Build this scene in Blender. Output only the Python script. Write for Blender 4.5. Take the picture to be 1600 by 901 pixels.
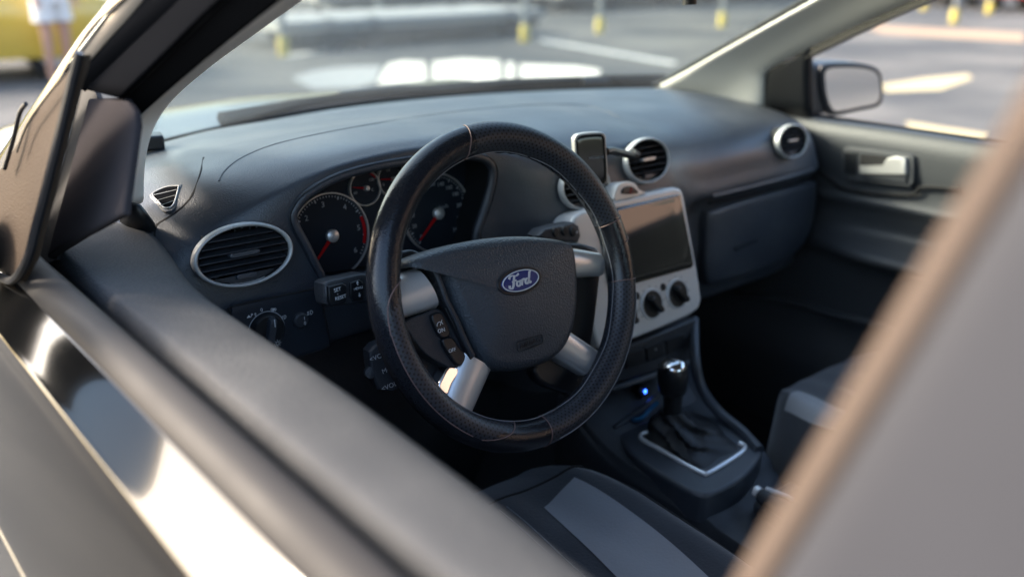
import bpy, bmesh, math, random
import numpy as np
from mathutils import Matrix, Vector
random.seed(4); RNG = np.random.default_rng(4)
for o in list(bpy.data.objects): bpy.data.objects.remove(o)
S = bpy.context.scene; COL = S.collection
R = math.radians

# ---------------------------------------------------------------- camera, sky, sun, exposure
FPX = 1450.0; YAW = R(39.6); PIT = R(20.0)
FV = np.array([math.sin(YAW)*math.cos(PIT), math.cos(YAW)*math.cos(PIT), -math.sin(PIT)])
RV = np.array([math.cos(YAW), -math.sin(YAW), 0.0]); UV_ = np.cross(RV, FV)
CP = np.array([-1.021, -0.819, 1.363])
cam = bpy.data.cameras.new('camera'); co = bpy.data.objects.new('camera', cam); COL.objects.link(co)
co.matrix_world = Matrix(((RV[0], UV_[0], -FV[0], CP[0]), (RV[1], UV_[1], -FV[1], CP[1]), (RV[2], UV_[2], -FV[2], CP[2]), (0, 0, 0, 1)))
cam.sensor_width = 36.0; cam.lens = FPX/1600*36; cam.clip_start = 0.02; cam.clip_end = 3000
cam.dof.use_dof = True; cam.dof.focus_distance = 1.10; cam.dof.aperture_fstop = 2.1; cam.dof.aperture_blades = 9
S.camera = co
SUN_EL = R(29); SUN_AZ = R(-38)          # azimuth measured from +Y (ahead of the car) towards +X
w = bpy.data.worlds.new('World'); S.world = w; w.use_nodes = True
wn = w.node_tree.nodes; bg = wn['Background']; sky = wn.new('ShaderNodeTexSky'); sky.sky_type = 'NISHITA'
sky.sun_disc = False; sky.sun_elevation = SUN_EL; sky.sun_rotation = SUN_AZ; sky.air_density = 1.2; sky.dust_density = 4.0; sky.ozone_density = 2.5
w.node_tree.links.new(sky.outputs[0], bg.inputs[0]); bg.inputs[1].default_value = 0.15
sl = bpy.data.lights.new('sun', 'SUN'); so = bpy.data.objects.new('sun', sl); COL.objects.link(so)
sl.energy = 2.0; sl.angle = R(12); sl.color = (1.0, 0.86, 0.71)
sd = Vector((math.sin(SUN_AZ)*math.cos(SUN_EL), math.cos(SUN_AZ)*math.cos(SUN_EL), math.sin(SUN_EL)))
so.rotation_euler = sd.to_track_quat('Z', 'Y').to_euler()
S.view_settings.view_transform = 'Standard'; S.view_settings.look = 'None'; S.view_settings.exposure = 2.2; S.view_settings.gamma = 1
S.render.engine = 'CYCLES'; S.cycles.max_bounces = 8; S.cycles.transparent_max_bounces = 12; S.cycles.caustics_reflective = False

# ---------------------------------------------------------------- measuring helpers (survey of the real planes of the car)
def ray(u, v): return FV + RV*(u-800)/FPX + UV_*(450.5-v)/FPX
def P(u, v, x=None, y=None, z=None):
    r = ray(u, v)
    t = (x-CP[0])/r[0] if x is not None else (y-CP[1])/r[1] if y is not None else (z-CP[2])/r[2]
    return CP + r*t
def PL(u, v, x0, k=.35, z0=1.05):            # plane x = x0 + k (z - z0): the side windows lean in
    r = ray(u, v); t = (x0+k*(CP[2]-z0)-CP[0])/(r[0]-k*r[2]); return CP + r*t
def WSZ(x, y, s=.46): return 1.08 + s*(.815-.55*x*x-y)
def PW(u, v, s=.46):                         # windscreen surface
    r = ray(u, v); ts = np.linspace(.3, 4, 3000); q = CP + r*ts[:, None]
    f = q[:, 2]-WSZ(q[:, 0], q[:, 1], s); k = np.where(np.sign(f[1:]) != np.sign(f[:-1]))[0]
    return q[k[0]]
def nrm(a): a = np.array(a, float); return a/np.linalg.norm(a)
class Pl:
    """a flat frame: origin, right axis a, up axis b, outward normal n"""
    def __init__(s, o, a, b): s.o = np.array(o, float); s.a = nrm(a); s.n = nrm(np.cross(s.a, b)); s.b = np.cross(s.n, s.a)
    def hit(s, u, v): r = ray(u, v); return CP + r*(((s.o-CP)@s.n)/(r@s.n))
    def uv(s, u, v): q = s.hit(u, v)-s.o; return np.array([q@s.a, q@s.b])
    def pt(s, a, b, h=0.): return s.o + s.a*a + s.b*b + s.n*h
    def mat(s, a=0, b=0, h=0): 
        p = s.pt(a, b, h); return Matrix(((s.a[0], s.b[0], s.n[0], p[0]), (s.a[1], s.b[1], s.n[1], p[1]), (s.a[2], s.b[2], s.n[2], p[2]), (0, 0, 0, 1)))

# ---------------------------------------------------------------- materials
M = {}
def mat(name, col, rough=.5, metal=0., spec=.5, bump=None, var=0., coat=0., sheen=0., emit=None, bscale=None):
    m = bpy.data.materials.new(name); m.use_nodes = True; n = m.node_tree.nodes; l = m.node_tree.links; b = n['Principled BSDF']
    b.inputs['Base Color'].default_value = (*col, 1); b.inputs['Roughness'].default_value = rough; b.inputs['Metallic'].default_value = metal
    b.inputs['Specular IOR Level'].default_value = spec; b.inputs['Coat Weight'].default_value = coat; b.inputs['Coat Roughness'].default_value = .04
    b.inputs['Sheen Weight'].default_value = sheen
    tc = n.new('ShaderNodeTexCoord')
    if bump:
        kind, sc, st = bump
        if kind == 'leather':
            t = n.new('ShaderNodeTexVoronoi'); t.feature = 'SMOOTH_F1'; t.inputs['Scale'].default_value = sc; o = t.outputs['Distance']
        elif kind == 'weave':
            t = n.new('ShaderNodeTexNoise'); t.inputs['Scale'].default_value = sc; t.inputs['Detail'].default_value = 4; o = t.outputs[0]
        else:
            t = n.new('ShaderNodeTexNoise'); t.inputs['Scale'].default_value = sc; t.inputs['Detail'].default_value = 6; o = t.outputs[0]
        l.new(tc.outputs['Object'], t.inputs['Vector'])
        bp = n.new('ShaderNodeBump'); bp.inputs['Strength'].default_value = st; bp.inputs['Distance'].default_value = .001 if bscale is None else bscale
        l.new(o, bp.inputs['Height']); l.new(bp.outputs[0], b.inputs['Normal'])
    if var:
        t2 = n.new('ShaderNodeTexNoise'); t2.inputs['Scale'].default_value = 9; t2.inputs['Detail'].default_value = 8; l.new(tc.outputs['Object'], t2.inputs['Vector'])
        mr = n.new('ShaderNodeMapRange'); mr.inputs['From Min'].default_value = .3; mr.inputs['From Max'].default_value = .7
        mr.inputs['To Min'].default_value = rough-var; mr.inputs['To Max'].default_value = rough+var; l.new(t2.outputs[0], mr.inputs['Value']); l.new(mr.outputs[0], b.inputs['Roughness'])
        hs = n.new('ShaderNodeMix'); hs.data_type = 'RGBA'; hs.inputs[6].default_value = (*[c*.85 for c in col], 1); hs.inputs[7].default_value = (*[min(1, c*1.15) for c in col], 1)
        l.new(t2.outputs[0], hs.inputs[0]); l.new(hs.outputs[2], b.inputs['Base Color'])
    if emit: b.inputs['Emission Color'].default_value = (*emit[:3], 1); b.inputs['Emission Strength'].default_value = emit[3]
    M[name] = m; return m
mat('dash', (.034, .042, .055), .42, spec=.8, bump=('leather', 600, .42), var=.06)
mat('dashdark', (.026, .030, .037), .5, bump=('leather', 620, .3))
mat('doorpad', (.070, .071, .073), .75, spec=.08, bump=('leather', 420, .6), var=.05)
mat('doortrim', (.052, .056, .062), .5, bump=('leather', 300, .4))
mat('black', (.010, .0115, .014), .38)
mat('blackmatte', (.006, .006, .007), .8)
mat('gloss', (.004, .004, .005), .08, coat=.5)
mat('dial', (.016, .022, .031), .5, spec=.12)
mat('rubber', (.012, .012, .013), .7, spec=0, var=.1)
mat('crest', (.030, .028, .028), .55, spec=.14, var=.06)
mat('edge', (.080, .060, .048), .55, spec=.05, var=.05)
mat('frameblack', (.007, .0075, .009), .6, spec=0)
mat('trimbright', (.85, .86, .87), .22, metal=.35)
mat('strip', (.42, .37, .31), .4, metal=.4)
mat('silver', (.74, .74, .73), .33, metal=.6)
mat('satin', (.50, .50, .49), .40, metal=.5)
mat('bezel', (.66, .655, .64), .40, metal=.25)
mat('ventring', (.50, .51, .50), .42, metal=.25)
mat('chrome', (.8, .8, .8), .08, metal=1)
mat('paint', (.035, .034, .033), .10, metal=.85, coat=.2)
mat('paintdark', (.10, .095, .09), .22, metal=.7, coat=1.)
mat('leather', (.011, .013, .018), .21, bump=('leather', 700, .18), var=.06)
mat('airbag', (.040, .049, .060), .42, bump=('leather', 480, .8), var=.04)
mat('airbagtext', (.010, .012, .016), .4)
mat('stitch', (.20, .13, .12), .7)
mat('stitchgrey', (.28, .29, .31), .7)
mat('white', (.62, .64, .66), .5)
mat('dim', (.36, .38, .40), .6, spec=.1)
mat('red', (.42, .008, .012), .5, spec=.1)
mat('badgeblue', (.006, .026, .16), .35, coat=.15)
mat('bootleather', (.012, .013, .016), .5, bump=('leather', 500, .3))
mat('fabric', (.028, .033, .043), .85, sheen=.3, bump=('weave', 260, .5))
mat('fabricgrey', (.27, .28, .30), .85, sheen=.2, bump=('weave', 260, .5))
mat('pillartrim', (.84, .82, .76), .7, bump=('noise', 300, .25))
mat('sailtrim', (.040, .037, .040), .75, spec=0, bump=('noise', 400, .3))
mat('sailout', (.060, .045, .034), .6, spec=.03, bump=('leather', 520, .5), var=.05)
mat('carpet', (.035, .036, .040), .95)
mat('headliner', (.35, .34, .32), .9)
mat('knob', (.010, .011, .013), .3)
mat('led', (.02, .05, .5), .4, emit=(.03, .12, 1., 3))
mat('bluecable', (.02, .16, .32), .4)
mat('ledge', (.02, .022, .026), .5)
def glassmat(name, tint, ior, rough=0., fac=1.):
    m = bpy.data.materials.new(name); m.use_nodes = True; n = m.node_tree.nodes; l = m.node_tree.links; n.remove(n['Principled BSDF'])
    tr = n.new('ShaderNodeBsdfTransparent'); tr.inputs[0].default_value = (*tint, 1)
    g = n.new('ShaderNodeBsdfGlossy'); g.inputs['Roughness'].default_value = rough
    lw = n.new('ShaderNodeLayerWeight'); lw.inputs[0].default_value = .5; pw = n.new('ShaderNodeMath'); pw.operation = 'POWER'; pw.inputs[1].default_value = 5; l.new(lw.outputs['Facing'], pw.inputs[0])
    f = n.new('ShaderNodeMath'); f.operation = 'MULTIPLY_ADD'; f.inputs[1].default_value = .9; f.inputs[2].default_value = ((ior-1)/(ior+1))**2*2; l.new(pw.outputs[0], f.inputs[0]); mx = n.new('ShaderNodeMixShader')
    l.new(f.outputs[0], mx.inputs[0]); l.new(tr.outputs[0], mx.inputs[1]); l.new(g.outputs[0], mx.inputs[2])
    l.new(mx.outputs[0], n['Material Output'].inputs[0]); M[name] = m
glassmat('glass', (.76, .85, .81), 1.5)
def film():
    m = M['glass']; n = m.node_tree.nodes; l = m.node_tree.links; o = n['Material Output']; sh = o.inputs[0].links[0].from_socket
    d = n.new('ShaderNodeBsdfDiffuse'); d.inputs[0].default_value = (.8, .84, .80, 1); t = n.new('ShaderNodeBsdfTranslucent'); t.inputs[0].default_value = (.8, .84, .80, 1)
    a = n.new('ShaderNodeAddShader'); l.new(d.outputs[0], a.inputs[0]); l.new(t.outputs[0], a.inputs[1])
    tc = n.new('ShaderNodeTexCoord'); nz = n.new('ShaderNodeTexNoise'); nz.inputs['Scale'].default_value = 5; nz.inputs['Detail'].default_value = 6; l.new(tc.outputs['Object'], nz.inputs[0])
    mr = n.new('ShaderNodeMapRange'); mr.inputs['To Min'].default_value = 0.; mr.inputs['To Max'].default_value = .030; l.new(nz.outputs[0], mr.inputs[0])
    mx = n.new('ShaderNodeMixShader'); l.new(mr.outputs[0], mx.inputs[0]); l.new(sh, mx.inputs[1]); l.new(a.outputs[0], mx.inputs[2]); l.new(mx.outputs[0], o.inputs[0])
film()
glassmat('clusterglass', (.93, .93, .93), 1.25)
def perforated():
    m = mat('perforated', (.012, .014, .019), .42); n = m.node_tree.nodes; l = m.node_tree.links; b = n['Principled BSDF']
    uv = n.new('ShaderNodeUVMap'); sp = n.new('ShaderNodeSeparateXYZ'); l.new(uv.outputs[0], sp.inputs[0])
    def mth(op, a, c=None):
        k = n.new('ShaderNodeMath'); k.operation = op
        for i, q in enumerate((a, c)):
            if q is None: continue
            if isinstance(q, (int, float)): k.inputs[i].default_value = q
            else: l.new(q, k.inputs[i])
        return k.outputs[0]
    a = mth('SINE', mth('MULTIPLY', sp.outputs[0], 2*math.pi*165)); c = mth('SINE', mth('MULTIPLY', sp.outputs[1], 2*math.pi*15))
    d = mth('GREATER_THAN', mth('MULTIPLY', a, c), .42)
    mx = n.new('ShaderNodeMix'); mx.data_type = 'RGBA'; mx.inputs[6].default_value = (.032, .037, .049, 1); mx.inputs[7].default_value = (.001, .001, .001, 1)
    l.new(d, mx.inputs[0]); l.new(mx.outputs[2], b.inputs['Base Color'])
    bp = n.new('ShaderNodeBump'); bp.invert = True; bp.inputs['Strength'].default_value = .9; bp.inputs['Distance'].default_value = .0012
    l.new(d, bp.inputs['Height']); l.new(bp.outputs[0], b.inputs['Normal'])
perforated()
def screenmat():
    m = mat('screen', (.008, .010, .012), .05, coat=1.)
screenmat()

def dust(nm, amt, sc=900, thr=.66):
    m = M[nm]; n = m.node_tree.nodes; l = m.node_tree.links; b = n['Principled BSDF']; inp = b.inputs['Base Color']
    src = inp.links[0].from_socket if inp.links else None
    tc = n.new('ShaderNodeTexCoord'); a = n.new('ShaderNodeTexNoise'); a.inputs['Scale'].default_value = sc; l.new(tc.outputs['Object'], a.inputs[0])
    c = n.new('ShaderNodeTexNoise'); c.inputs['Scale'].default_value = 7; c.inputs['Detail'].default_value = 5; l.new(tc.outputs['Object'], c.inputs[0])
    mu = n.new('ShaderNodeMath'); mu.operation = 'MULTIPLY'; l.new(a.outputs[0], mu.inputs[0]); l.new(c.outputs[0], mu.inputs[1])
    r = n.new('ShaderNodeMapRange'); r.inputs['From Min'].default_value = .24; r.inputs['From Max'].default_value = .42; r.inputs['To Max'].default_value = amt; l.new(mu.outputs[0], r.inputs[0])
    mx = n.new('ShaderNodeMix'); mx.data_type = 'RGBA'; l.new(r.outputs[0], mx.inputs[0])
    if src: l.new(src, mx.inputs[6])
    else: mx.inputs[6].default_value = inp.default_value
    mx.inputs[7].default_value = (.30, .29, .27, 1); l.new(mx.outputs[2], inp)
dust('dash', .22); dust('airbag', .10); dust('doorpad', .18); dust('fabric', .12); dust('knob', .08); dust('leather', .05); dust('dashdark', .15)
# ---------------------------------------------------------------- building helpers
def link(name, me, m, parent=None, smooth=True):
    o = bpy.data.objects.new(name, me); COL.objects.link(o)
    for q in (m if isinstance(m, (list, tuple)) else [m]): me.materials.append(M[q] if isinstance(q, str) else q)
    if parent is not None: o.parent = parent
    if smooth:
        me.polygons.foreach_set('use_smooth', [True]*len(me.polygons)); me.set_sharp_from_angle(angle=R(38))
    return o
def fm(name, V, F, m, parent=None, smooth=True, fix=True):
    me = bpy.data.meshes.new(name); me.from_pydata([tuple(map(float, v)) for v in V], [], F)
    if fix:
        bm = bmesh.new(); bm.from_mesh(me); bmesh.ops.recalc_face_normals(bm, faces=bm.faces); bm.to_mesh(me); bm.free()
    me.update(); return link(name, me, m, parent, smooth)
def crm(T):                                   # Catmull-Rom weights
    t = T; return np.stack([-.5*t+t*t-.5*t**3, 1-2.5*t*t+1.5*t**3, .5*t+2*t*t-1.5*t**3, -.5*t*t+.5*t**3])
def cr(Pts, n, closed=False):
    Pts = np.array(Pts, float); k = len(Pts); out = []
    segs = k if closed else k-1
    for i in range(segs):
        idx = [(i-1) % k, i, (i+1) % k, (i+2) % k] if closed else [max(i-1, 0), i, min(i+1, k-1), min(i+2, k-1)]
        q = Pts[idx]
        if not closed:
            if i == 0: q[0] = 2*Pts[0]-Pts[1]
            if i == k-2: q[3] = 2*Pts[-1]-Pts[-2]
        for j in range(n): out.append(np.tensordot(crm(j/n), q, 1))
    if not closed: out.append(Pts[-1])
    return np.array(out)
def grid(G, nr, nc):
    G = np.array(G, float); A = cr(G, nr); return np.swapaxes(cr(np.swapaxes(A, 0, 1), nc), 0, 1)
def sheet(name, G, m, parent=None, nr=4, nc=4, hole=None, thick=0., off=0., raw=False):
    A = np.array(G, float) if raw else grid(G, nr, nc); r, c = A.shape[:2]; V = A.reshape(-1, 3); F = []
    for i in range(r-1):
        for j in range(c-1):
            f = (i*c+j, i*c+j+1, (i+1)*c+j+1, (i+1)*c+j)
            if hole is not None and hole(V[list(f)].mean(0)): continue
            F.append(f)
    o = fm(name, V, F, m, parent)
    if thick:
        md = o.modifiers.new('thick', 'SOLIDIFY'); md.thickness = thick; md.offset = off
    return o
def tube(name, path, r, m, parent=None, closed=False, k=8, smooth_n=0, prof=None, up=None):
    Q = np.array(path, float)
    if smooth_n: Q = cr(Q, smooth_n, closed)
    n = len(Q); V = []; F = []
    T = np.roll(Q, -1, 0)-np.roll(Q, 1, 0)
    if not closed: T[0] = Q[1]-Q[0]; T[-1] = Q[-1]-Q[-2]
    T /= np.linalg.norm(T, axis=1)[:, None]+1e-12
    u = np.array(up, float) if up is not None else (np.array([0, 0, 1.]) if abs(T[0][2]) < .8 else np.array([1., 0, 0]))
    if prof is None: prof = [(math.cos(2*math.pi*j/k), math.sin(2*math.pi*j/k)) for j in range(k)]
    k = len(prof); rr = r if hasattr(r, '__len__') else [r]*n
    for i in range(n):
        s = np.cross(T[i], u); s /= np.linalg.norm(s)+1e-12; b = np.cross(s, T[i])
        if up is None: u = b
        for (a, c) in prof: V.append(Q[i]+(s*a+b*c)*rr[min(i, len(rr)-1)])
    for i in range(n if closed else n-1):
        for j in range(k):
            a, b2 = i*k+j, i*k+(j+1) % k; c2, d = ((i+1) % n)*k+(j+1) % k, ((i+1) % n)*k+j; F.append((a, b2, c2, d))
    if not closed: F.append(tuple(range(k-1, -1, -1))); F.append(tuple((n-1)*k+j for j in range(k)))
    return fm(name, V, F, m, parent)
def pillow(name, pl, out2, m, parent=None, h=.006, base=0., inset=.25, steps=6, n=4, smooth=True, edge=.0, power=2.2, side=.004, dome=None):
    """a closed cushion-like plate: outline in frame coordinates, rounded edge of width `inset` (m), height h"""
    O = np.array(out2, float)
    if n > 1: O = cr(O, n, True)
    c = O.mean(0); K = len(O); V = []; F = []
    dmax = np.linalg.norm(O-c, axis=1)
    def ring(f, hh): 
        for q in O:
            d = q-c; L = np.linalg.norm(d); V.append(pl.pt(*(c+d*max(0, (L-f)/L)), hh))
    ring(0, base-side); 
    for s in range(steps+1):
        t = s/steps; ring(inset*(1-math.cos(t*math.pi/2)), base+h*math.sin(t*math.pi/2))
    R_ = steps+2
    inner = [q for q in V[-K:]]
    # dome the rest
    ds = 5; cc = pl.pt(*c, base+h+(dome or 0))
    for s in range(1, ds):
        t = s/ds
        for q in inner: V.append(q*(1-t)+pl.pt(*c, base+h)*t + pl.n*(dome or 0)*(1-(1-t)**2))
    V.append(cc); tot = R_+ds-1
    for i in range(tot-1):
        for j in range(K): F.append((i*K+j, i*K+(j+1) % K, (i+1)*K+(j+1) % K, (i+1)*K+j))
    for j in range(K): F.append(((tot-1)*K+j, (tot-1)*K+(j+1) % K, tot*K))
    F.append(tuple(range(K-1, -1, -1)))
    return fm(name, V, F, m, parent)
def ringplate(name, pl, outer2, inner2, m, parent=None, h=.004, base=0., rnd=.4):
    """frame between two outlines with equal point count, rounded section"""
    O = np.array(outer2, float); I = np.array(inner2, float); K = len(O); V = []; F = []
    prof = [(0, -.004)]+[(rnd*.5*(1-math.cos(t)), h*math.sin(t)) for t in np.linspace(0, math.pi/2, 4)]
    prof += [(1-a, b) for a, b in prof[::-1]]
    for (t, hh) in prof:
        for q, p in zip(O, I): V.append(pl.pt(*(q*(1-t)+p*t), base+hh))
    n = len(prof)
    for i in range(n-1):
        for j in range(K): F.append((i*K+j, i*K+(j+1) % K, (i+1)*K+(j+1) % K, (i+1)*K+j))
    return fm(name, V, F, m, parent)
def ell(cx, cy, rx, ry, n=48, rot=0.):
    t = np.linspace(0, 2*math.pi, n, endpoint=False); x = rx*np.cos(t); y = ry*np.sin(t)
    return np.stack([cx+x*math.cos(rot)-y*math.sin(rot), cy+x*math.sin(rot)+y*math.cos(rot)], 1)
def rrect(cx, cy, w_, h_, r, n=5):
    out = []
    for (sx, sy, a0) in ((1, 1, 0), (-1, 1, 90), (-1, -1, 180), (1, -1, 270)):
        for i in range(n): a = R(a0+90*i/(n-1)); out.append((cx+sx*(w_/2-r)+r*math.cos(a), cy+sy*(h_/2-r)+r*math.sin(a)))
    return np.array(out)
def disc(name, pl, o2, m, parent=None, h=0.):
    return fm(name, [pl.pt(*q, h) for q in o2], [tuple(range(len(o2)))], m, parent, smooth=False, fix=False)
def prism(name, pl, o2, h0, h1, m, parent=None, bev=.0, seg=2):
    K = len(o2); V = [pl.pt(*q, h0) for q in o2]+[pl.pt(*q, h1) for q in o2]
    F = [(j, (j+1) % K, K+(j+1) % K, K+j) for j in range(K)]+[tuple(range(K-1, -1, -1)), tuple(range(K, 2*K))]
    o = fm(name, V, F, m, parent, smooth=bev > 0)
    if bev:
        md = o.modifiers.new('b', 'BEVEL'); md.width = bev; md.segments = seg; md.limit_method = 'ANGLE'; md.angle_limit = R(30)
    return o
def lathe(name, o3, axis, prof, m, parent=None, n=28, sx=None):
    ax = nrm(axis); s = nrm(np.cross(ax, [0, 1, 0] if abs(ax[1]) < .8 else [1, 0, 0])); b = np.cross(ax, s); V = []; F = []
    for (r, h) in prof:
        for j in range(n): t = 2*math.pi*j/n; V.append(np.array(o3)+ax*h+(s*math.cos(t)+b*math.sin(t))*r)
    for i in range(len(prof)-1):
        for j in range(n): F.append((i*n+j, i*n+(j+1) % n, (i+1)*n+(j+1) % n, (i+1)*n+j))
    F.append(tuple(range(n))); F.append(tuple((len(prof)-1)*n+j for j in range(n)))
    return fm(name, V, F, m, parent)
def box(name, lo, hi, m, parent=None, bev=.004, seg=3):
    (x0, y0, z0), (x1, y1, z1) = lo, hi
    V = [(x0, y0, z0), (x1, y0, z0), (x1, y1, z0), (x0, y1, z0), (x0, y0, z1), (x1, y0, z1), (x1, y1, z1), (x0, y1, z1)]
    F = [(0, 3, 2, 1), (4, 5, 6, 7), (0, 1, 5, 4), (1, 2, 6, 5), (2, 3, 7, 6), (3, 0, 4, 7)]
    o = fm(name, V, F, m, parent, smooth=bev > 0)
    if bev: md = o.modifiers.new('b', 'BEVEL'); md.width = bev; md.segments = seg
    return o
def text(name, s, pl, a, b, size, m, parent=None, h=.0008, rot=0., ext=.0002, shear=0.):
    cu = bpy.data.curves.new(name, 'FONT'); cu.body = s; cu.size = size; cu.align_x = 'CENTER'; cu.align_y = 'CENTER'; cu.extrude = ext; cu.shear = shear; cu.resolution_u = 3
    t = bpy.data.objects.new('tmp', cu); COL.objects.link(t); bpy.context.view_layer.update()
    me = bpy.data.meshes.new_from_object(t.evaluated_get(bpy.context.evaluated_depsgraph_get())); bpy.data.objects.remove(t)
    me.transform(pl.mat(a, b, h) @ Matrix.Rotation(rot, 4, 'Z')); me.materials.clear(); me.name = name
    return link(name, me, m, parent, smooth=False)
def textpx(name, s, pl, u, v, size, m, parent=None, **k):
    a, b = pl.uv(u, v); return text(name, s, pl, a, b, size, m, parent, **k)
def thing(name, label, cat, loc=(0, 0, 0), group=None):
    o = bpy.data.objects.new(name, None); COL.objects.link(o); o.location = loc; o.empty_display_size = .2; o['label'] = label; o['category'] = cat
    if group: o['group'] = group
    return o
def tag(o, label, cat, group=None):
    o['label'] = label; o['category'] = cat
    if group: o['group'] = group
    return o
def join(name, objs, m=None, parent=None):
    """merge freshly built meshes into one mesh object (multi material)"""
    bm = bmesh.new(); mats = []; dg = bpy.context.evaluated_depsgraph_get(); bpy.context.view_layer.update(); dg = bpy.context.evaluated_depsgraph_get()
    for o in objs:
        me = bpy.data.meshes.new_from_object(o.evaluated_get(dg)); mp = []
        for q in me.materials:
            if q not in mats: mats.append(q)
            mp.append(mats.index(q))
        for p in me.polygons: p.material_index = mp[p.material_index]
        bm.from_mesh(me)
    me = bpy.data.meshes.new(name); bm.to_mesh(me); bm.free()
    for o in objs: bpy.data.objects.remove(o)
    o = bpy.data.objects.new(name, me); COL.objects.link(o)
    for q in mats: me.materials.append(q)
    if parent is not None: o.parent = parent
    return o
def inpoly(x, y, poly):
    c = False; n = len(poly); j = n-1
    for i in range(n):
        if ((poly[i][1] > y) != (poly[j][1] > y)) and (x < (poly[j][0]-poly[i][0])*(y-poly[i][1])/(poly[j][1]-poly[i][1]+1e-12)+poly[i][0]): c = not c
        j = i
    return c

# ================================================================= THE SETTING
def groundmat():
    m = mat('asphalt', (.17, .168, .16), .85); n = m.node_tree.nodes; l = m.node_tree.links; b = n['Principled BSDF']; b.inputs['Specular IOR Level'].default_value = .1
    tc = n.new('ShaderNodeTexCoord'); t = n.new('ShaderNodeTexNoise'); t.inputs['Scale'].default_value = .35; t.inputs['Detail'].default_value = 8
    l.new(tc.outputs['Object'], t.inputs[0]); t2 = n.new('ShaderNodeTexNoise'); t2.inputs['Scale'].default_value = 90; l.new(tc.outputs['Object'], t2.inputs[0])
    r = n.new('ShaderNodeValToRGB'); r.color_ramp.elements[0].position = .42; r.color_ramp.elements[0].color = (.085, .088, .09, 1); r.color_ramp.elements[1].position = .60; r.color_ramp.elements[1].color = (.165, .16, .148, 1)
    l.new(t.outputs[0], r.inputs[0]); l.new(r.outputs[0], b.inputs['Base Color'])
    bp = n.new('ShaderNodeBump'); bp.inputs['Distance'].default_value = .01; l.new(t2.outputs[0], bp.inputs['Height']); l.new(bp.outputs[0], b.inputs['Normal'])
groundmat()
mat('sunlit_cream', (.80, .76, .66), .7)  # pale colour that stands in for sunlight on the asphalt
mat('line_and_sun_yellow', (.50, .42, .24), .8, var=.1); mat('linewhite', (.55, .54, .50), .8, var=.1); mat('sand', (.36, .25, .16), .9, var=.05)  # the yellow serves a painted line and a patch of painted-in sunlight
mat('concrete', (.33, .34, .33), .8, var=.08); mat('steelgrey', (.16, .18, .19), .6, var=.08); mat('darkgrey', (.03, .033, .036), .8)
mat('yellow', (.48, .38, .06), .5, var=.05); mat('caryellow', (.60, .42, .06), .25, coat=1.); mat('carred', (.45, .02, .03), .3, coat=1.)
mat('tyre', (.012, .012, .012), .8); mat('skin', (.48, .27, .19), .55); mat('shorts', (.75, .73, .70), .85); mat('shirt', (.55, .55, .58), .85); mat('hair', (.03, .02, .015), .6)
mat('carglass', (.01, .012, .014), .06, coat=1.); mat('canopy', (.20, .21, .21), .7)
g = fm('ground', [(-400, -400, 0), (400, -400, 0), (400, 400, 0), (-400, 400, 0)], [(0, 1, 2, 3)], 'asphalt', smooth=False); g['kind'] = 'structure'
def ground_patch(name, pts, m, z=.004):
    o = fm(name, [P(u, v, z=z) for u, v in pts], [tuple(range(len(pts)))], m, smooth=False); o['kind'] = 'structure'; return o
ground_patch('sunlit_streak', [(1375, 133), (1450, 122), (1512, 116), (1520, 122), (1470, 140), (1385, 143)], 'line_and_sun_yellow')  # sunlit patch of asphalt, its light put in as a yellowish colour
ground_patch('painted_line', [(1415, 190), (1545, 210), (1540, 219), (1420, 200)], 'line_and_sun_yellow')
for q_ in ([(606, 100), (630, 95), (664, 97), (666, 134), (620, 136), (590, 131)], [(676, 97), (720, 92), (781, 95), (781, 134), (720, 137), (676, 134)], [(791, 98), (803, 98), (803, 132), (790, 132)], [(813, 101), (900, 104), (938, 110), (930, 130), (813, 134)], [(752, 138), (800, 137), (798, 144), (745, 145)]): ground_patch('sunlit_patch', q_, 'sunlit_cream')  # sunlight between post shadows, painted on the ground as cream polygons
ground_patch('pale_patch', [(455, 122), (490, 110), (540, 104), (596, 103), (588, 128), (560, 137), (490, 140)], 'concrete')
ground_patch('sand_strip', [(1330, 38), (1600, 52), (1600, 66), (1380, 52)], 'sand')
ground_patch('painted_line', [(850, 62), (1060, 98), (1050, 101), (840, 64)], 'linewhite')
ground_patch('painted_line', [(440, 87), (590, 62), (600, 64), (445, 91)], 'linewhite')

# ================================================================= THE CAR
car = thing('car', 'grey hatchback seen through its open driver window, dark cabin with leather steering wheel', 'car')
# ---- body outside
def bonnet():
    G = []
    for y in (.93, 1.0, 1.15, 1.35, 1.55, 1.72, 1.80):
        row = []
        for x in (-.80, -.72, -.6, -.45, -.25, 0, .25, .45, .6, .72, .80):
            z = 1.000+.018*math.sin(min(1, (y-.93)/.45)*math.pi/2)-.17*max(0, (y-1.40)/.4)**2-.02*abs(x)
            z += .018*math.exp(-((abs(x)-.52)/.1)**2) - .16*max(0, (abs(x)-.6)/.2)**1.7
            row.append((x, y-.42*x*x*(.6), z))
        G.append(row)
    return sheet('bonnet', G, 'paint', car, 4, 4, thick=.003)
bonnet()
cowl = sheet('cowl_panel', [[(x, .86-.5*x*x, 1.028) for x in np.linspace(-.7, .7, 9)], [(x, .95-.42*x*x*.6, 1.0) for x in np.linspace(-.7, .7, 9)]], 'black', car, 2, 3, thick=.004)
for s in (-1, 1):
    sheet('wing', [[(s*.80, y, 1.0-.14*max(0, (y-1.0)/.8)**2-.03) for y in (.45, .8, 1.2, 1.5, 1.75)], [(s*.86, y, .93-.12*max(0, (y-1.0)/.8)**2) for y in (.45, .8, 1.2, 1.5, 1.75)],
          [(s*.90, y, .75) for y in (.45, .8, 1.2, 1.5, 1.72)], [(s*.90, y, .35) for y in (.45, .8, 1.2, 1.5, 1.70)]], 'paint', car, 4, 4, thick=.003)
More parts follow.
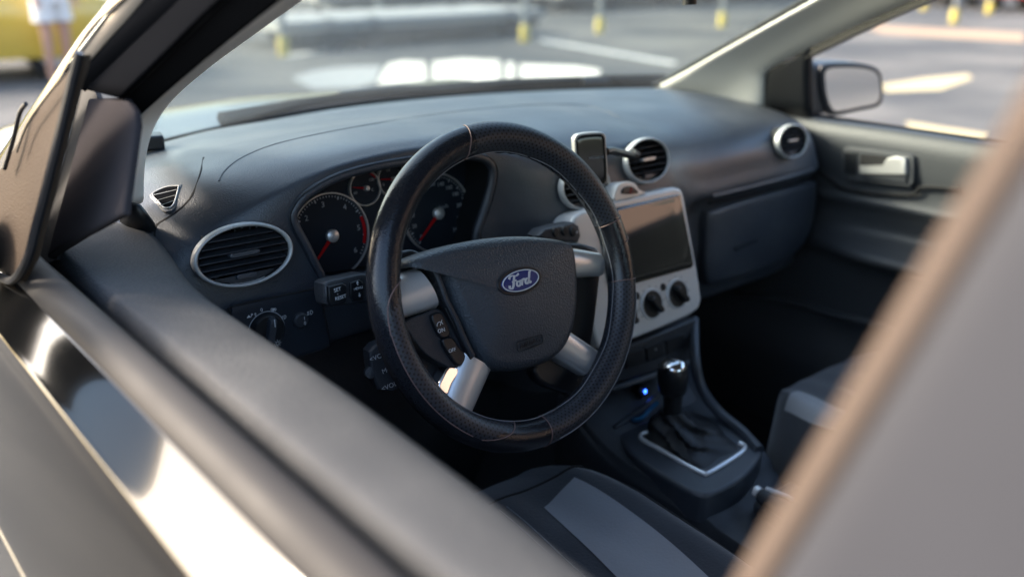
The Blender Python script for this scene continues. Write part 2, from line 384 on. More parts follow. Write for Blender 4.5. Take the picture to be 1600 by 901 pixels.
sheet('front_bumper', [[(x, 1.80-.25*x*x, .84-.06*abs(x)) for x in (-.8, -.4, 0, .4, .8)], [(x, 1.9-.3*x*x, .6) for x in (-.85, -.4, 0, .4, .85)], [(x, 1.88-.3*x*x, .25) for x in (-.85, -.4, 0, .4, .85)]], 'paint', car, 4, 4, thick=.003)
# windscreen
def ws_pt(x, z, s=.46): return (x, .815-.55*x*x-(z-1.08)/s, z)
wsG = [[ws_pt(x*(1-.35*(z-1.06)), z) for x in np.linspace(-.66, .66, 13)] for z in (1.062, 1.12, 1.2, 1.3, 1.38, 1.42)]
sheet('windscreen', wsG, 'glass', car, 3, 3)
# roof, headliner
sheet('roof', [[(x, y, 1.452-.12*x*x-.02*max(0, -(y+.9))**2) for x in np.linspace(-.58, .58, 7)] for y in (.06, -.2, -.6, -1.1, -1.6, -1.95)], 'paint', car, 3, 3)
sheet('headliner', [[(x, y, 1.425-.12*x*x) for x in np.linspace(-.58, .58, 7)] for y in (.03, -.2, -.6, -1.1, -1.6, -1.95)], 'headliner', car, 3, 3)
# dark tub under the cabin
tub = box('floor_pan', (-.80, -2.0, .17), (.80, .62, .21), 'carpet', car, 0)
for s_ in (-1, 1): box('sill', (s_*.78-.10, -2.0, .205), (s_*.78+.10, .62, .46), 'carpet', car, .01)
box('bulkhead', (-.72, .56, .2), (.72, .60, 1.0), 'carpet', car, 0)
box('rear_wall', (-.72, -2.02, .2), (.72, -1.95, 1.0), 'carpet', car, 0)
# glass windscreen lower black band + wipers
tube('windscreen_frit', [ws_pt(x, 1.072) for x in np.linspace(-.62, .62, 21)], .004, 'blackmatte', car, k=8)
def wiper(px, py, tag_=''):
    blade = tube('wiper', [P(u, v, y=yy) for (u, v, yy) in px], .013, 'rubber', car, smooth_n=4, k=6)
    tube('wiper_arm', [P(u, v, y=yy) for (u, v, yy) in py], [.006, .010, .013], 'black', blade, k=6)
wiper([(345, 186, .80), (500, 160, .84), (640, 144, .86), (800, 131, .87)], [(780, 134, .875), (620, 140, .87), (530, 152, .86)])
wiper([(800, 131, .88), (880, 128, .86), (960, 125, .80), (1040, 124, .72)], [(1035, 127, .72), (960, 127, .80), (910, 128, .83)])

# ---- dashboard surface
BY = lambda x: .815-.55*x*x
cols = {
 -.72: [(.60, 1.03), (.52, 1.055), (.42, 1.062), (.34, 1.06), (.285, 1.048), (.26, 1.02), (.24, .99), (.225, .95), (.215, .92), (.21, .89), (.23, .87), (.27, .85), (.32, .72)],
 -.66: [(.62, 1.055), (.55, 1.072), (.45, 1.078), (.36, 1.076), (.30, 1.068), (.255, 1.052), (.225, 1.03), (.212, .99), (.205, .94), (.20, .895), (.215, .875), (.26, .86), (.32, .72)],
 -.58: [(.66, 1.068), (.60, 1.080), (.50, 1.088), (.38, 1.098), (.28, 1.098), (.225, 1.080), (.207, 1.058), (.20, 1.01), (.195, .95), (.19, .895), (.205, .875), (.26, .86), (.32, .72)],
 -.50: [(.70, 1.068), (.64, 1.083), (.52, 1.095), (.38, 1.112), (.27, 1.116), (.215, 1.106), (.20, 1.088), (.20, 1.02), (.195, .95), (.19, .895), (.205, .875), (.26, .86), (.32, .72)],
 -.42: [(.74, 1.068), (.68, 1.083), (.53, 1.098), (.38, 1.119), (.26, 1.124), (.212, 1.118), (.198, 1.10), (.20, 1.02), (.195, .95), (.19, .895), (.205, .875), (.26, .86), (.32, .72)],
 -.32: [(.78, 1.068), (.70, 1.083), (.54, 1.099), (.38, 1.121), (.26, 1.126), (.212, 1.120), (.198, 1.10), (.20, 1.02), (.195, .95), (.19, .895), (.205, .875), (.26, .86), (.32, .72)],
 -.22: [(.80, 1.068), (.71, 1.083), (.54, 1.099), (.39, 1.117), (.27, 1.116), (.212, 1.104), (.198, 1.08), (.195, 1.02), (.19, .95), (.19, .895), (.205, .875), (.26, .86), (.32, .72)],
 -.14: [(.81, 1.068), (.72, 1.083), (.54, 1.098), (.40, 1.110), (.28, 1.106), (.215, 1.090), (.19, 1.068), (.178, 1.03), (.17, .97), (.16, .90), (.16, .86), (.165, .80), (.19, .70)],
 -.05: [(.815, 1.068), (.73, 1.083), (.55, 1.095), (.40, 1.104), (.27, 1.098), (.21, 1.082), (.185, 1.064), (.170, 1.03), (.155, .97), (.14, .90), (.135, .84), (.135, .78), (.17, .70)],
 .05: [(.815, 1.068), (.73, 1.083), (.55, 1.095), (.40, 1.102), (.27, 1.095), (.21, 1.080), (.185, 1.064), (.172, 1.03), (.155, .97), (.14, .90), (.135, .84), (.135, .78), (.17, .70)],
 .14: [(.81, 1.068), (.72, 1.083), (.54, 1.092), (.40, 1.094), (.28, 1.084), (.225, 1.068), (.195, 1.046), (.178, 1.02), (.165, .97), (.155, .90), (.16, .84), (.18, .78), (.22, .70)],
 .24: [(.785, 1.068), (.70, 1.081), (.53, 1.086), (.40, 1.084), (.29, 1.070), (.235, 1.050), (.207, 1.020), (.197, .985), (.192, .955), (.212, .935), (.235, .90), (.24, .82), (.26, .72)],
 .40: [(.73, 1.068), (.66, 1.078), (.51, 1.082), (.39, 1.077), (.29, 1.064), (.235, 1.045), (.207, 1.018), (.198, .983), (.193, .953), (.213, .933), (.236, .90), (.24, .82), (.26, .72)],
 .56: [(.645, 1.068), (.60, 1.073), (.49, 1.074), (.39, 1.068), (.30, 1.056), (.245, 1.040), (.215, 1.015), (.203, .980), (.198, .950), (.218, .930), (.24, .90), (.245, .82), (.26, .72)],
 .64: [(.59, 1.066), (.55, 1.065), (.47, 1.062), (.38, 1.056), (.31, 1.046), (.262, 1.030), (.236, 1.005), (.222, .975), (.214, .947), (.232, .928), (.25, .90), (.26, .82), (.27, .72)],
 .70: [(.56, 1.050), (.52, 1.050), (.46, 1.048), (.39, 1.042), (.345, 1.030), (.315, 1.015), (.295, .99), (.28, .965), (.27, .94), (.27, .92), (.28, .90), (.28, .82), (.28, .72)]}
G = [[(x, cols[x][i][0], cols[x][i][1]) for x in cols] for i in range(13)]
ptF = Pl((-.4, .2, 1.03), (1, 0, 0), (0, 0, 1))
open_px = [(455, 345), (460, 322), (480, 300), (520, 277), (570, 261), (640, 248), (700, 241), (748, 243), (768, 256), (771, 278), (763, 312), (748, 356), (733, 392), (640, 418), (560, 434), (508, 440), (496, 426), (475, 385)]
open2 = [ptF.uv(*p) for p in open_px]; openS = cr(open2, 6, True)
openXZ = [(-.4+a, 1.03+b) for a, b in openS]
vents = []   # (frame, rx, ry)
def ventframe(u, v, y, n, rot=0.):
    o = P(u, v, y=y); n = nrm(n); a = nrm(np.cross([0, 0, 1], n)); return Pl(o, a, np.cross(n, a))
VL = ventframe(381, 398, .188, (-.05, -1, .12)); VC = ventframe(1011, 251, .168, (0, -1, .25)); VD = ventframe(914, 291, .165, (0, -1, .25)); VR = ventframe(1237, 221, .195, (-.12, -1, .18))
vspec = [(VL, .0575, .0345), (VC, .050, .036), (VD, .050, .036), (VR, .039, .030)]
def dashhole(c):
    if c[1] < .235 and inpoly(c[0], c[2], openXZ): return True
    for (f, rx, ry) in vspec:
        q = c-f.o; a, b, h = q@f.a, q@f.b, q@f.n
        if abs(h) < .06 and (a/(rx*.90))**2+(b/(ry*.90))**2 < 1: return True
    return False
dash = sheet('dashboard', G, 'dash', car, 12, 14, hole=dashhole)

# raised edge (brow) of the instrument opening, its inner wall, cluster
def off_outline(o2, d):
    O = np.array(o2); T = np.roll(O, -1, 0)-np.roll(O, 1, 0); N = np.stack([T[:, 1], -T[:, 0]], 1); N /= np.linalg.norm(N, axis=1)[:, None]; return O+N*d
sgn = 1 if np.cross(openS[1]-openS[0], openS.mean(0)-openS[0]) < 0 else -1
tube('cluster_surround', [ptF.pt(a, b, .000) for a, b in off_outline(openS, .002*sgn)], .0065, 'dash', dash, closed=True, k=10)
V = []; F = []; K = len(openS)
ins = off_outline(openS, -.004*sgn)
for (dd, sc) in ((.006, 0), (-.03, .0), (-.09, -.004)):
    for q in off_outline(openS, (-.003+sc)*sgn): V.append(ptF.pt(*q, dd))
for i in range(2):
    for j in range(K): F.append((i*K+j, i*K+(j+1) % K, (i+1)*K+(j+1) % K, (i+1)*K+j))
fm('cluster_hood', V, F, 'black', dash)
GP = Pl(P(600, 345, y=.262), (1, 0, 0), (0, .14, 1))
cl2 = []
for (u, v) in open_px:
    a, b = GP.uv(u, v); cl2.append((a, b))
cluster = disc('instrument_panel', GP, [np.array([c[0]*1.12, c[1]*1.18]) for c in cl2], 'dial', car, -.003)
def gauge(name, u, v, r, ticks, nums, needle, redarc=None, ringw=.0022, ns=.008, small=False, label=None):
    a, b = GP.uv(u, v); fr = Pl(GP.pt(a, b), GP.a, GP.b)
    d = disc(name, fr, ell(0, 0, r, r), 'dial', car, -.0005)
    if label: d['label'] = label
    ringplate('bezel_ring', fr, ell(0, 0, r, r, 64), ell(0, 0, r-ringw, r-ringw, 64), 'satin', d, h=.003, base=0)
    a0, a1, n, major = ticks; parts = []
    for i in range(n+1):
        t = R(a0+(a1-a0)*i/n); L = .09 if i % major == 0 else .05
        c, s_ = math.cos(t), math.sin(t); rr0, rr1 = r*(.93-L), r*.92; w_ = r*.012*(1.6 if i % major == 0 else 1)
        q = [(rr0*c-w_*s_, rr0*s_+w_*c), (rr0*c+w_*s_, rr0*s_-w_*c), (rr1*c+w_*s_, rr1*s_-w_*c), (rr1*c-w_*s_, rr1*s_+w_*c)]
        parts.append(disc('t', fr, q, 'dim', None, .0003))
    join('tick_marks', parts, parent=d)
    for (s, an, rad) in nums: text('numeral', s, fr, r*rad*math.cos(R(an)), r*rad*math.sin(R(an)), ns, 'dim', d, h=.0004)
    if redarc:
        t = np.radians(np.linspace(redarc[0], redarc[1], 20)); r1, r0 = r*.93, r*.85
        q = [(r1*math.cos(x), r1*math.sin(x)) for x in t]+[(r0*math.cos(x), r0*math.sin(x)) for x in t[::-1]]
        A = [(r1*math.cos(x), r1*math.sin(x)) for x in t]; B = [(r0*math.cos(x), r0*math.sin(x)) for x in t]
        fm('red_zone', [fr.pt(*q, .0006) for q in A]+[fr.pt(*q, .0006) for q in B], [(i, i+1, 21+i, 20+i) for i in range(19)], 'red', d, fix=False)
    an = R(needle); L = r*.86; c, s_ = math.cos(an), math.sin(an); wb, wt = r*.045, r*.02
    nd = prism('needle', fr, [(-wb*s_*-1, -wb*c), (wb*s_*-1, wb*c), (L*c-wt*s_, L*s_+wt*c), (L*c+wt*s_, L*s_-wt*c)], .0035, .0048, 'red', d)
    lathe('needle_hub', fr.pt(0, 0, .001), fr.n, [(r*.15, 0), (r*.15, .006), (r*.11, .008), (0.0001, .0085)], 'silver', d)
    return d, fr
def gang(u0, v0, u1, v1):
    a = GP.uv(u0, v0); b = GP.uv(u1, v1); d = b-a; return math.degrees(math.atan2(d[1], d[0])), float(np.linalg.norm(d))
T0 = (517, 368); tr = .0585
ta = [gang(*T0, *p) for p in ((477, 340), (505, 322), (537, 327), (556, 357), (554, 390))]
tach, tfr = gauge('tachometer', *T0, tr, (226, -38, 54, 8), [(str(i+2), ta[i][0], .74) for i in range(5)]+[('1', 190, .74)], gang(*T0, 490, 411)[0], (20, -22), ns=.0105)
S0 = (683, 333)
sa = [gang(*S0, *p) for p in ((688, 290), (699, 298), (706, 309), (711, 323), (713, 339), (711, 357))]
spd, sfr = gauge('speedometer', *S0, .0585, (226, -46, 52, 4), [(t, sa[i][0]+(0), .72) for i, t in enumerate(('140', '160', '180', '200', '220', '240'))]+[('0', 222, .74), ('20', 196, .74), ('40', 175, .74), ('60', 152, .74), ('80', 130, .74), ('100', 112, .74), ('120', 96, .74), ('km/h', 30, .25)], gang(*S0, 651, 379)[0], None, ns=.0082)
gauge('coolant_gauge', 570, 294, .0245, (200, 30, 8, 4), [('60', 196, .66), ('120', 40, .62), ('C', -20, .5)], 168, (58, 32), ringw=.0016, ns=.0055, small=True)
gauge('fuel_gauge', 613, 280, .0245, (200, 30, 8, 4), [('0', 200, .66), ('1/2', 112, .6), ('1', 38, .6)], 172, None, ringw=.0016, ns=.0055, small=True)

# ---- air vents
def vent(fr, rx, ry, slats, label, n_v=4, wheelrow=True, rot=0.0):
    inner = ell(0, 0, rx*.92, ry*.92, 48)
    # barrel behind the ring
    V = []; F = []
    for (d, s) in ((.003, .96), (-.012, .93), (-.045, .85)):
        for q in inner*s: V.append(fr.pt(*q, d))
    for i in range(2):
        for j in range(48): F.append((i*48+j, i*48+(j+1) % 48, (i+1)*48+(j+1) % 48, (i+1)*48+j))
    F.append(tuple(96+j for j in range(48)))
    b = fm('air_vent', V, F, 'blackmatte', car); b['label'] = label
    ringplate('ring', fr, ell(0, 0, rx, ry, 64), ell(0, 0, rx*.90, ry*.87, 64), 'ventring', b, h=.0065, base=-.001, rnd=.9)
    ys = np.linspace(ry*.62, -ry*.45, slats)
    for y in ys:
        hw = rx*.91*math.sqrt(max(0, 1-(y/(ry*.91))**2))
        sl_ = Pl(fr.pt(0, y, -.006), fr.a, fr.n+fr.b*(-.25))
        prism('slat', sl_, [(-hw, -.008), (hw, -.008), (hw, .008), (-hw, .008)], -.0007, .0007, 'dashdark', b, .0006)
    for x in np.linspace(-rx*.6, rx*.6, n_v):
        hh = ry*.85*math.sqrt(max(0, 1-(x/rx)**2)); f2 = Pl(fr.pt(x, 0, -.026), fr.n, fr.b)
        prism('fin', f2, [(-.008, -hh), (.008, -hh), (.008, hh), (-.008, hh)], -.0006, .0006, 'dashdark', b)
    pillow('tab', Pl(fr.pt(0, ry*.06, .002), fr.a, fr.b), rrect(0, 0, rx*.62, ry*.13, ry*.06, 4), 'dash' if rx > .06 else 'satin', b, h=.004, inset=.0015, n=1)
    # lower lip with thumb wheel
    lip = [(x, y) for x, y in ell(0, 0, rx*.90, ry*.88, 40) if y < -ry*.55]; lip.sort()
    prism('lip', fr, lip, -.012, -.004, 'dashdark', b)
    pillow('thumb_wheel', Pl(fr.pt(0, -ry*.66, -.002), fr.a, fr.b), rrect(0, 0, rx*.42, ry*.16, ry*.07, 4), 'dash', b, h=.003, inset=.0015, n=1)
    return b
vent(VL, .0615, .0382, 6, 'large oval air vent with four crossed fins beside the dials', 5)
vent(VC, .0505, .0365, 5, 'round air vent right of the phone holder')
vent(VD, .0505, .0365, 5, 'round air vent behind the phone holder')
vent(VR, .0415, .0325, 5, 'small round air vent by the passenger door')

# side demister vent (top left)
from mathutils.bvhtree import BVHTree
bmD = bmesh.new(); bmD.from_mesh(dash.data); bvh = BVHTree.FromBMesh(bmD)
def onsurf(u, v, tree=None, lift=0.):
    r = Vector(ray(u, v)).normalized(); h = (tree or bvh).ray_cast(Vector(CP), r)
    if h[0] is None: return P(u, v, y=.2)
    n = h[1] if h[1].dot(r) < 0 else -h[1]
    return np.array(h[0]+n*lift)
q0, q1, q2 = onsurf(238, 305), onsurf(281, 289), onsurf(260, 330)
tn = np.cross(q1-q0, q2-q0); tn = tn if tn[2] > 0 else -tn; tn = nrm(tn); TV = Pl((q0+q1+q2)/3+tn*.0005, nrm(np.cross([0, 1, 0], tn)), np.cross(tn, nrm(np.cross([0, 1, 0], tn))))
tri = [TV.uv(*p) for p in ((234, 305), (257, 292), (281, 289), (284, 293), (274, 326), (258, 332), (246, 320))]
tv = pillow('demister_vent', TV, tri, 'dash', car, h=.0015, inset=.002, n=3, base=.0)
triI = np.array(tri); triI = triI.mean(0)+(triI-triI.mean(0))*.8; trS = cr(triI, 4, True)
disc('opening', TV, trS, 'frameblack', tv, .0022)
for k in range(3):
    v0 = 301+k*8.5; a = TV.uv(240+k*4.5, v0+7); b = TV.uv(279-k*2.4, v0-2)
    tube('slat', [TV.pt(*a, .0030), TV.pt(*b, .0030)], .0005, 'satin', tv, k=5)
tube('rim', [TV.pt(*q, .0022) for q in trS], .0009, 'satin', tv, closed=True, k=6)

tube('panel_gap', [onsurf(*p, lift=-.0014) for p in ((318, 246), (313, 270), (303, 298), (290, 318), (270, 335), (250, 347), (243, 355), (241, 372))], .0022, 'blackmatte', dash, smooth_n=6, k=6)
tube('pad_crease', [onsurf(*p, lift=-.0008) for p in ((342, 283), (352, 266), (375, 248), (410, 232), (450, 220), (520, 205), (600, 191), (700, 176), (800, 166), (860, 163), (915, 165), (950, 175), (968, 184))], .0017, 'dashdark', dash, smooth_n=6, k=6)

# light switch panel
SP = Pl((-.58, .186, .94), (1, 0, 0), (0, .03, 1))
sp2 = [SP.uv(*p) for p in ((359, 478), (425, 463), (492, 449), (498, 453), (503, 490), (512, 530), (508, 541), (460, 556), (430, 566), (400, 560), (376, 520), (358, 490))]
sp2[8] = SP.uv(440, 561); sp2[9] = SP.uv(385, 575); sp2[10] = SP.uv(362, 540)
mat('switchpanel', (.014, .020, .030), .45)
lp = pillow('light_switch_panel', SP, sp2, 'switchpanel', car, h=.003, inset=.002, n=1, base=.0035)
ka, kb = SP.uv(413, 513)
tube('panel_gap', [SP.pt(*q, .0052) for q in off_outline(cr(sp2, 3, True), 0)], .0016, 'blackmatte', lp, closed=True, k=6)
kn = lathe('light_knob', SP.pt(ka, kb, .005), SP.n, [(.022, 0), (.022, .006), (.019, .010), (.0001, .0105)], 'black', lp)
pillow('grip', Pl(SP.pt(ka, kb, .013), SP.a*math.cos(.25)+SP.b*math.sin(.25)*-1, SP.b), rrect(0, 0, .010, .038, .004, 4), 'dash', lp, h=.010, inset=.003, n=1)
ga, gb = SP.uv(416, 497); prism('pointer_mark', Pl(SP.pt(ga, gb, .0232), SP.a, SP.b), rrect(0, 0, .0012, .010, .0005, 3), 0, .0006, 'white', lp)
tube('knob_ring', [SP.pt(ka+q[0], kb+q[1], .0065) for q in ell(0, 0, .0235, .0235, 40)], .0006, 'dim', lp, closed=True, k=6)
a, b = SP.uv(464, 497)
lathe('level_wheel', SP.pt(a, b, .005), SP.n, [(.0100, 0), (.0100, .007), (.008, .009), (.0001, .0095)], 'dashdark', lp, n=20)
text('symbol', 'I\n0', SP, a+.003, b, .0065, 'white', lp, h=.0150)
def lampsym(u, v, s=.0042, rays=True, flip=1):
    a, b = SP.uv(u, v); hh = .0068
    q = [(a+flip*s*math.cos(t), b+s*.9*math.sin(t)) for t in np.linspace(-math.pi/2, math.pi/2, 9)]
    tb = [tube('x', [SP.pt(*k, hh) for k in q]+[SP.pt(*q[0], hh)], .00035, 'white', None, k=4)]
    for k in (-.6, 0, .6): tb.append(tube('x', [SP.pt(a-flip*s*.5, b+k*s, hh), SP.pt(a-flip*s*1.5, b+k*s-.0006, hh)], .00035, 'white', None, k=4))
    join('symbol', tb, parent=lp)
lampsym(421.5, 481, flip=-1, s=.0018); lampsym(425.5, 481, flip=1, s=.0018); lampsym(440, 493, .0026); lampsym(481, 486, .0030)
textpx('symbol', '0', SP, 405, 482, .0062, 'white', lp, h=.0068); textpx('symbol', 'P', SP, 390, 490, .0056, 'white', lp, h=.0068); textpx('symbol', 'E', SP, 395.5, 489, .0052, 'white', lp, h=.0068)
a, b = SP.uv(385, 492); disc('symbol', SP, [(a-.003, b-.0015), (a+.003, b-.0015), (a, b+.002)], 'white', lp, .0068)
a, b = SP.uv(424, 530); sun_ = [tube('x', [SP.pt(a+.0022*math.cos(t), b+.0022*math.sin(t), .0172) for t in np.linspace(0, 2*math.pi, 13)], .00035, 'white', None, k=4)]
for t in np.linspace(0, 2*math.pi, 8, endpoint=False): sun_.append(tube('x', [SP.pt(a+.0032*math.cos(t), b+.0032*math.sin(t), .0172), SP.pt(a+.0048*math.cos(t), b+.0048*math.sin(t), .0172)], .00035, 'white', None, k=4))
join('symbol', sun_, parent=lp)

# knee panel / steering column shroud
sheet('knee_panel', [[(x, .255, .865) for x in (-.70, -.5, -.3, -.12)], [(x, .27, .75) for x in (-.70, -.5, -.3, -.12)], [(x, .33, .55) for x in (-.70, -.5, -.3, -.12)], [(x, .42, .35) for x in (-.70, -.5, -.3, -.12)]], 'dashdark', car, 4, 4)
TL = R(19.5); WC = np.array([-.34, 0, .979])
wn_ = np.array([.014*math.cos(TL), -math.cos(TL), math.sin(TL)]); wa = nrm(np.cross([0, 0, 1], wn_)); wb_ = np.cross(wn_, wa)
WP = Pl(WC, wa, wb_)
sh = []
for h in (-.06, -.10, -.16, -.24): sh.append([WP.pt(*(q), h) for q in rrect(0, -.012, .105+.10*(-h-.06), .085+.14*(-h-.06), .03, 6)])
V = [p for r_ in sh for p in r_]; K = len(sh[0]); F = [(i*K+j, i*K+(j+1) % K, (i+1)*K+(j+1) % K, (i+1)*K+j) for i in range(3) for j in range(K)]+[tuple(range(K))]
shroud = fm('column_shroud', V, F, 'dashdark', car)
# left stalk
LS = Pl(P(540, 456, y=.105), (1, 0.05, .03), (0, .15, 1))
def pxpoly(pl, pts): return [pl.uv(*p) for p in pts]
ls = pillow('indicator_stalk', LS, pxpoly(LS, [(503, 443), (509, 438), (562, 426), (574, 428), (582, 440), (582, 470), (560, 474), (514, 479), (506, 474), (503, 460)]), 'dashdark', car, h=.006, inset=.004, n=1, base=0, side=.018)
pillow('button', LS, pxpoly(LS, [(506, 446), (529, 440), (535, 444), (535, 470), (531, 474), (511, 477), (507, 470)]), 'black', ls, h=.004, inset=.002, n=1, base=.006)
pillow('button', LS, pxpoly(LS, [(541, 440), (556, 435), (562, 440), (561, 468), (546, 470), (541, 462)]), 'black', ls, h=.003, inset=.002, n=1, base=.006)
textpx('writing', 'SET', LS, 520, 451, .0062, 'white', ls, h=.0105); textpx('writing', 'RESET', LS, 525, 463, .0058, 'white', ls, h=.0105); textpx('symbol', '.', LS, 520, 455, .009, 'white', ls, h=.0105)
textpx('writing', 'MENU', LS, 553, 449, .0046, 'white', ls, h=.0095)
for (uu, vv, d) in ((552, 441, 1), (555, 459, -1)):
    a, b = LS.uv(uu, vv); disc('symbol', LS, [(a-.0022, b), (a+.0022, b), (a, b+.003*d)][::d], 'white', ls, .0095); disc('symbol', LS, [(a-.0006, b-.0025*d), (a+.0006, b-.0025*d), (a+.0006, b), (a-.0006, b)][::d], 'white', ls, .0095)
tube('stalk_arm', [LS.pt(.02, 0, -.006), WP.pt(-.03, .01, -.09)], .009, 'dashdark', ls, k=10)
# right stalk
RS = Pl(P(872, 364, y=.11), (1, 0, 0), (0, .15, 1))
rs = pillow('wiper_stalk', RS, pxpoly(RS, [(836, 368), (845, 358), (870, 351), (893, 347), (901, 352), (904, 368), (900, 378), (880, 378), (850, 375)]), 'dashdark', car, h=.007, inset=.005, n=1, side=.018)
for (uu, vv) in ((862, 362), (876, 360), (889, 361)):
    a, b = RS.uv(uu, vv); pillow('button', RS, ell(a, b, .0055, .0075, 20), 'black', rs, h=.004, inset=.002, n=1, base=.006)
textpx('symbol', 'o', RS, 893, 361, .007, 'white', rs, h=.0115)
tube('stalk_arm', [RS.pt(-.02, 0, -.008), WP.pt(.03, .01, -.09)], .009, 'dashdark', rs, k=10)
# audio control pod
AP = Pl(P(600, 574, y=.055), (1, -.25, 0), (0, .25, 1))
ap = pillow('audio_control', AP, pxpoly(AP, [(574, 548), (583, 538), (600, 530), (625, 535), (632, 570), (632, 600), (612, 612), (590, 608), (583, 595), (576, 570)]), 'dashdark', car, h=.006, inset=.004, n=1, side=.02)
textpx('writing', '<VOL+', AP, 590, 555, .0080, 'white', ap, h=.0070, rot=.2); textpx('writing', 'MODE', AP, 608, 574, .0080, 'white', ap, h=.0070, rot=.2); textpx('writing', '<VOL-', AP, 607, 601, .0080, 'white', ap, h=.0070, rot=.2)
a, b = AP.uv(578, 581); lathe('scroll_wheel', AP.pt(a, b, -.002), AP.n, [(.007, 0), (.007, .007), (.0001, .008)], 'dash', ap, n=16)
tube('pod_arm', [AP.pt(.01, .01, -.01), WP.pt(-.03, -.03, -.10)], .012, 'dashdark', ap, k=8)

# ---- steering wheel
RR, rr = .1825, .0188
def wang(u, v): a, b = WP.uv(u, v); return math.degrees(math.atan2(b, a)) % 360
def torus(name, R0, r0, m, parent, t0=0, t1=360, nt=180, ns=28, mfun=None, squash=1.):
    V = []; F = []; full = (t1-t0) >= 359.9; nn = nt if full else nt+1
    for i in range(nn):
        t = R(t0+(t1-t0)*i/nt)
        for j in range(ns):
            s = 2*math.pi*j/ns; rad = R0+r0*math.cos(s); V.append(WP.pt(rad*math.cos(t), rad*math.sin(t), r0*math.sin(s)*squash))
    for i in range(nt):
        for j in range(ns):
            F.append((i*ns+j, i*ns+(j+1) % ns, ((i+1) % nn)*ns+(j+1) % ns, ((i+1) % nn)*ns+j))
    me = bpy.data.meshes.new(name); me.from_pydata([tuple(v) for v in V], [], F); me.update()
    uvl = me.uv_layers.new(name='UVMap')
    for i in range(nt):
        for j in range(ns):
            p = me.polygons[i*ns+j]; U = [(i/nt, j/ns), (i/nt, (j+1)/ns), ((i+1)/nt, (j+1)/ns), ((i+1)/nt, j/ns)]
            for k_, li in enumerate(p.loop_indices): uvl.data[li].uv = U[k_]
            if mfun: p.material_index = mfun(t0+(t1-t0)*(i+.5)/nt, 360*(j+.5)/ns)
    o = link(name, me, m, parent)
    bm = bmesh.new(); bm.from_mesh(me); bmesh.ops.recalc_face_normals(bm, faces=bm.faces); bm.to_mesh(me); bm.free()
    return o
def zone(t, s):
    # perforated panels: left (wide), upper right, lower right; s = angle round the tube (0 outer, 90 front, 180 inner)
    if 166 < t < 252: 
        c = min(t-166, 252-t); lim = 60 if c > 14 else 60+(14-c)*7; return 1 if lim < s < 170 else 0
    if 16 < t < 97: return 1 if 20 < s < 200 else 0
    if 268 < t < 349: return 1 if 30 < s < 215 else 0
    return 0
wheel = torus('steering_wheel', RR, rr, ['leather', 'perforated'], car, mfun=zone, nt=360, ns=36)
wheel['label'] = 'black steering wheel with perforated leather cover and silver spokes'
def tp(t, s, lift=.0003): t = R(t); s = R(s); rad = RR+(rr+lift)*math.cos(s); return WP.pt(rad*math.cos(t), rad*math.sin(t), (rr+lift)*math.sin(s))
tube('stitching', [tp(t, 172+3*math.sin(t*.21)) for t in range(0, 360, 2)], .0005, 'stitchgrey', wheel, closed=True, k=5)
def seam(pts, m='stitch'): tube('seam', [tp(*p) for p in cr(pts, 8)], .0007, m, wheel, k=5)
seam([(96.5, 5), (97.5, 40), (99, 80), (101, 120), (102, 172)])                       # top
seam([(184, 58), (176, 66), (171, 84), (167, 120), (164, 176)]); seam([(t, 60) for t in range(184, 236, 4)]); seam([(236, 60), (243, 80), (249, 110), (253, 170)])
seam([(267, 5), (267.5, 50), (268, 90), (268, 140), (268, 185)])
seam([(16, 0), (15, 50), (15, 100), (15, 175)]); seam([(350, 0), (350, 50), (349.5, 100), (349, 175)]); seam([(8, 0), (6, 50), (5, 90)])
seam([(t, 48) for t in range(272, 346, 4)], 'stitchgrey')
for s_ in (1, 2):
    seam([(20+i*3.1, 180+6*(-1)**i) for i in range(22)], 'leather') if s_ == 1 else None
# hub
def H(*pts): return [WP.uv(*p) for p in pts]
air = pillow('airbag_cover', WP, H((640, 405), (668, 393), (710, 381), (760, 372), (815, 368), (865, 372), (888, 378), (898, 390), (903, 435), (902, 482), (894, 522), (876, 552), (845, 571), (805, 580), (775, 578), (756, 566), (738, 535), (720, 498), (704, 458), (693, 430), (683, 417), (668, 413), (640, 417)), 'airbag', wheel, h=.018, inset=.017, steps=8, n=4, base=-.010, side=.02, dome=.010)
bmA = bmesh.new(); bmA.from_mesh(air.data); bvA = BVHTree.FromBMesh(bmA)
# spokes
def spoke(name, px, m, h=.010, base=-.018, inset=.008, side=.012, dome=.002):
    return prism(name, WP, cr(H(*px), 3, True) if len(px) > 4 else H(*px), base-side, base+h, m, wheel, bev=min(inset, .006), seg=4)
spoke('spoke_backing', [(625, 405), (690, 395), (740, 540), (760, 580), (740, 655), (690, 640), (660, 560), (628, 500)], 'black', base=-.040, h=.010)
spoke('spoke_backing', [(880, 380), (960, 382), (965, 440), (940, 600), (900, 610), (860, 580), (890, 500), (895, 430)], 'black', base=-.042, h=.008)
tube('spoke_edge', [np.array(WP.pt(*q, .001)) for q in cr(H((646, 417), (663, 415), (678, 424), (688, 445), (697, 470), (712, 500), (725, 530), (738, 556)), 5)], .0035, 'dashdark', wheel, k=8)
spoke('spoke_insert', [(708, 572), (722, 574), (724, 584), (714, 600), (706, 618), (692, 606), (697, 590)], 'chrome', h=.009, base=-.018)
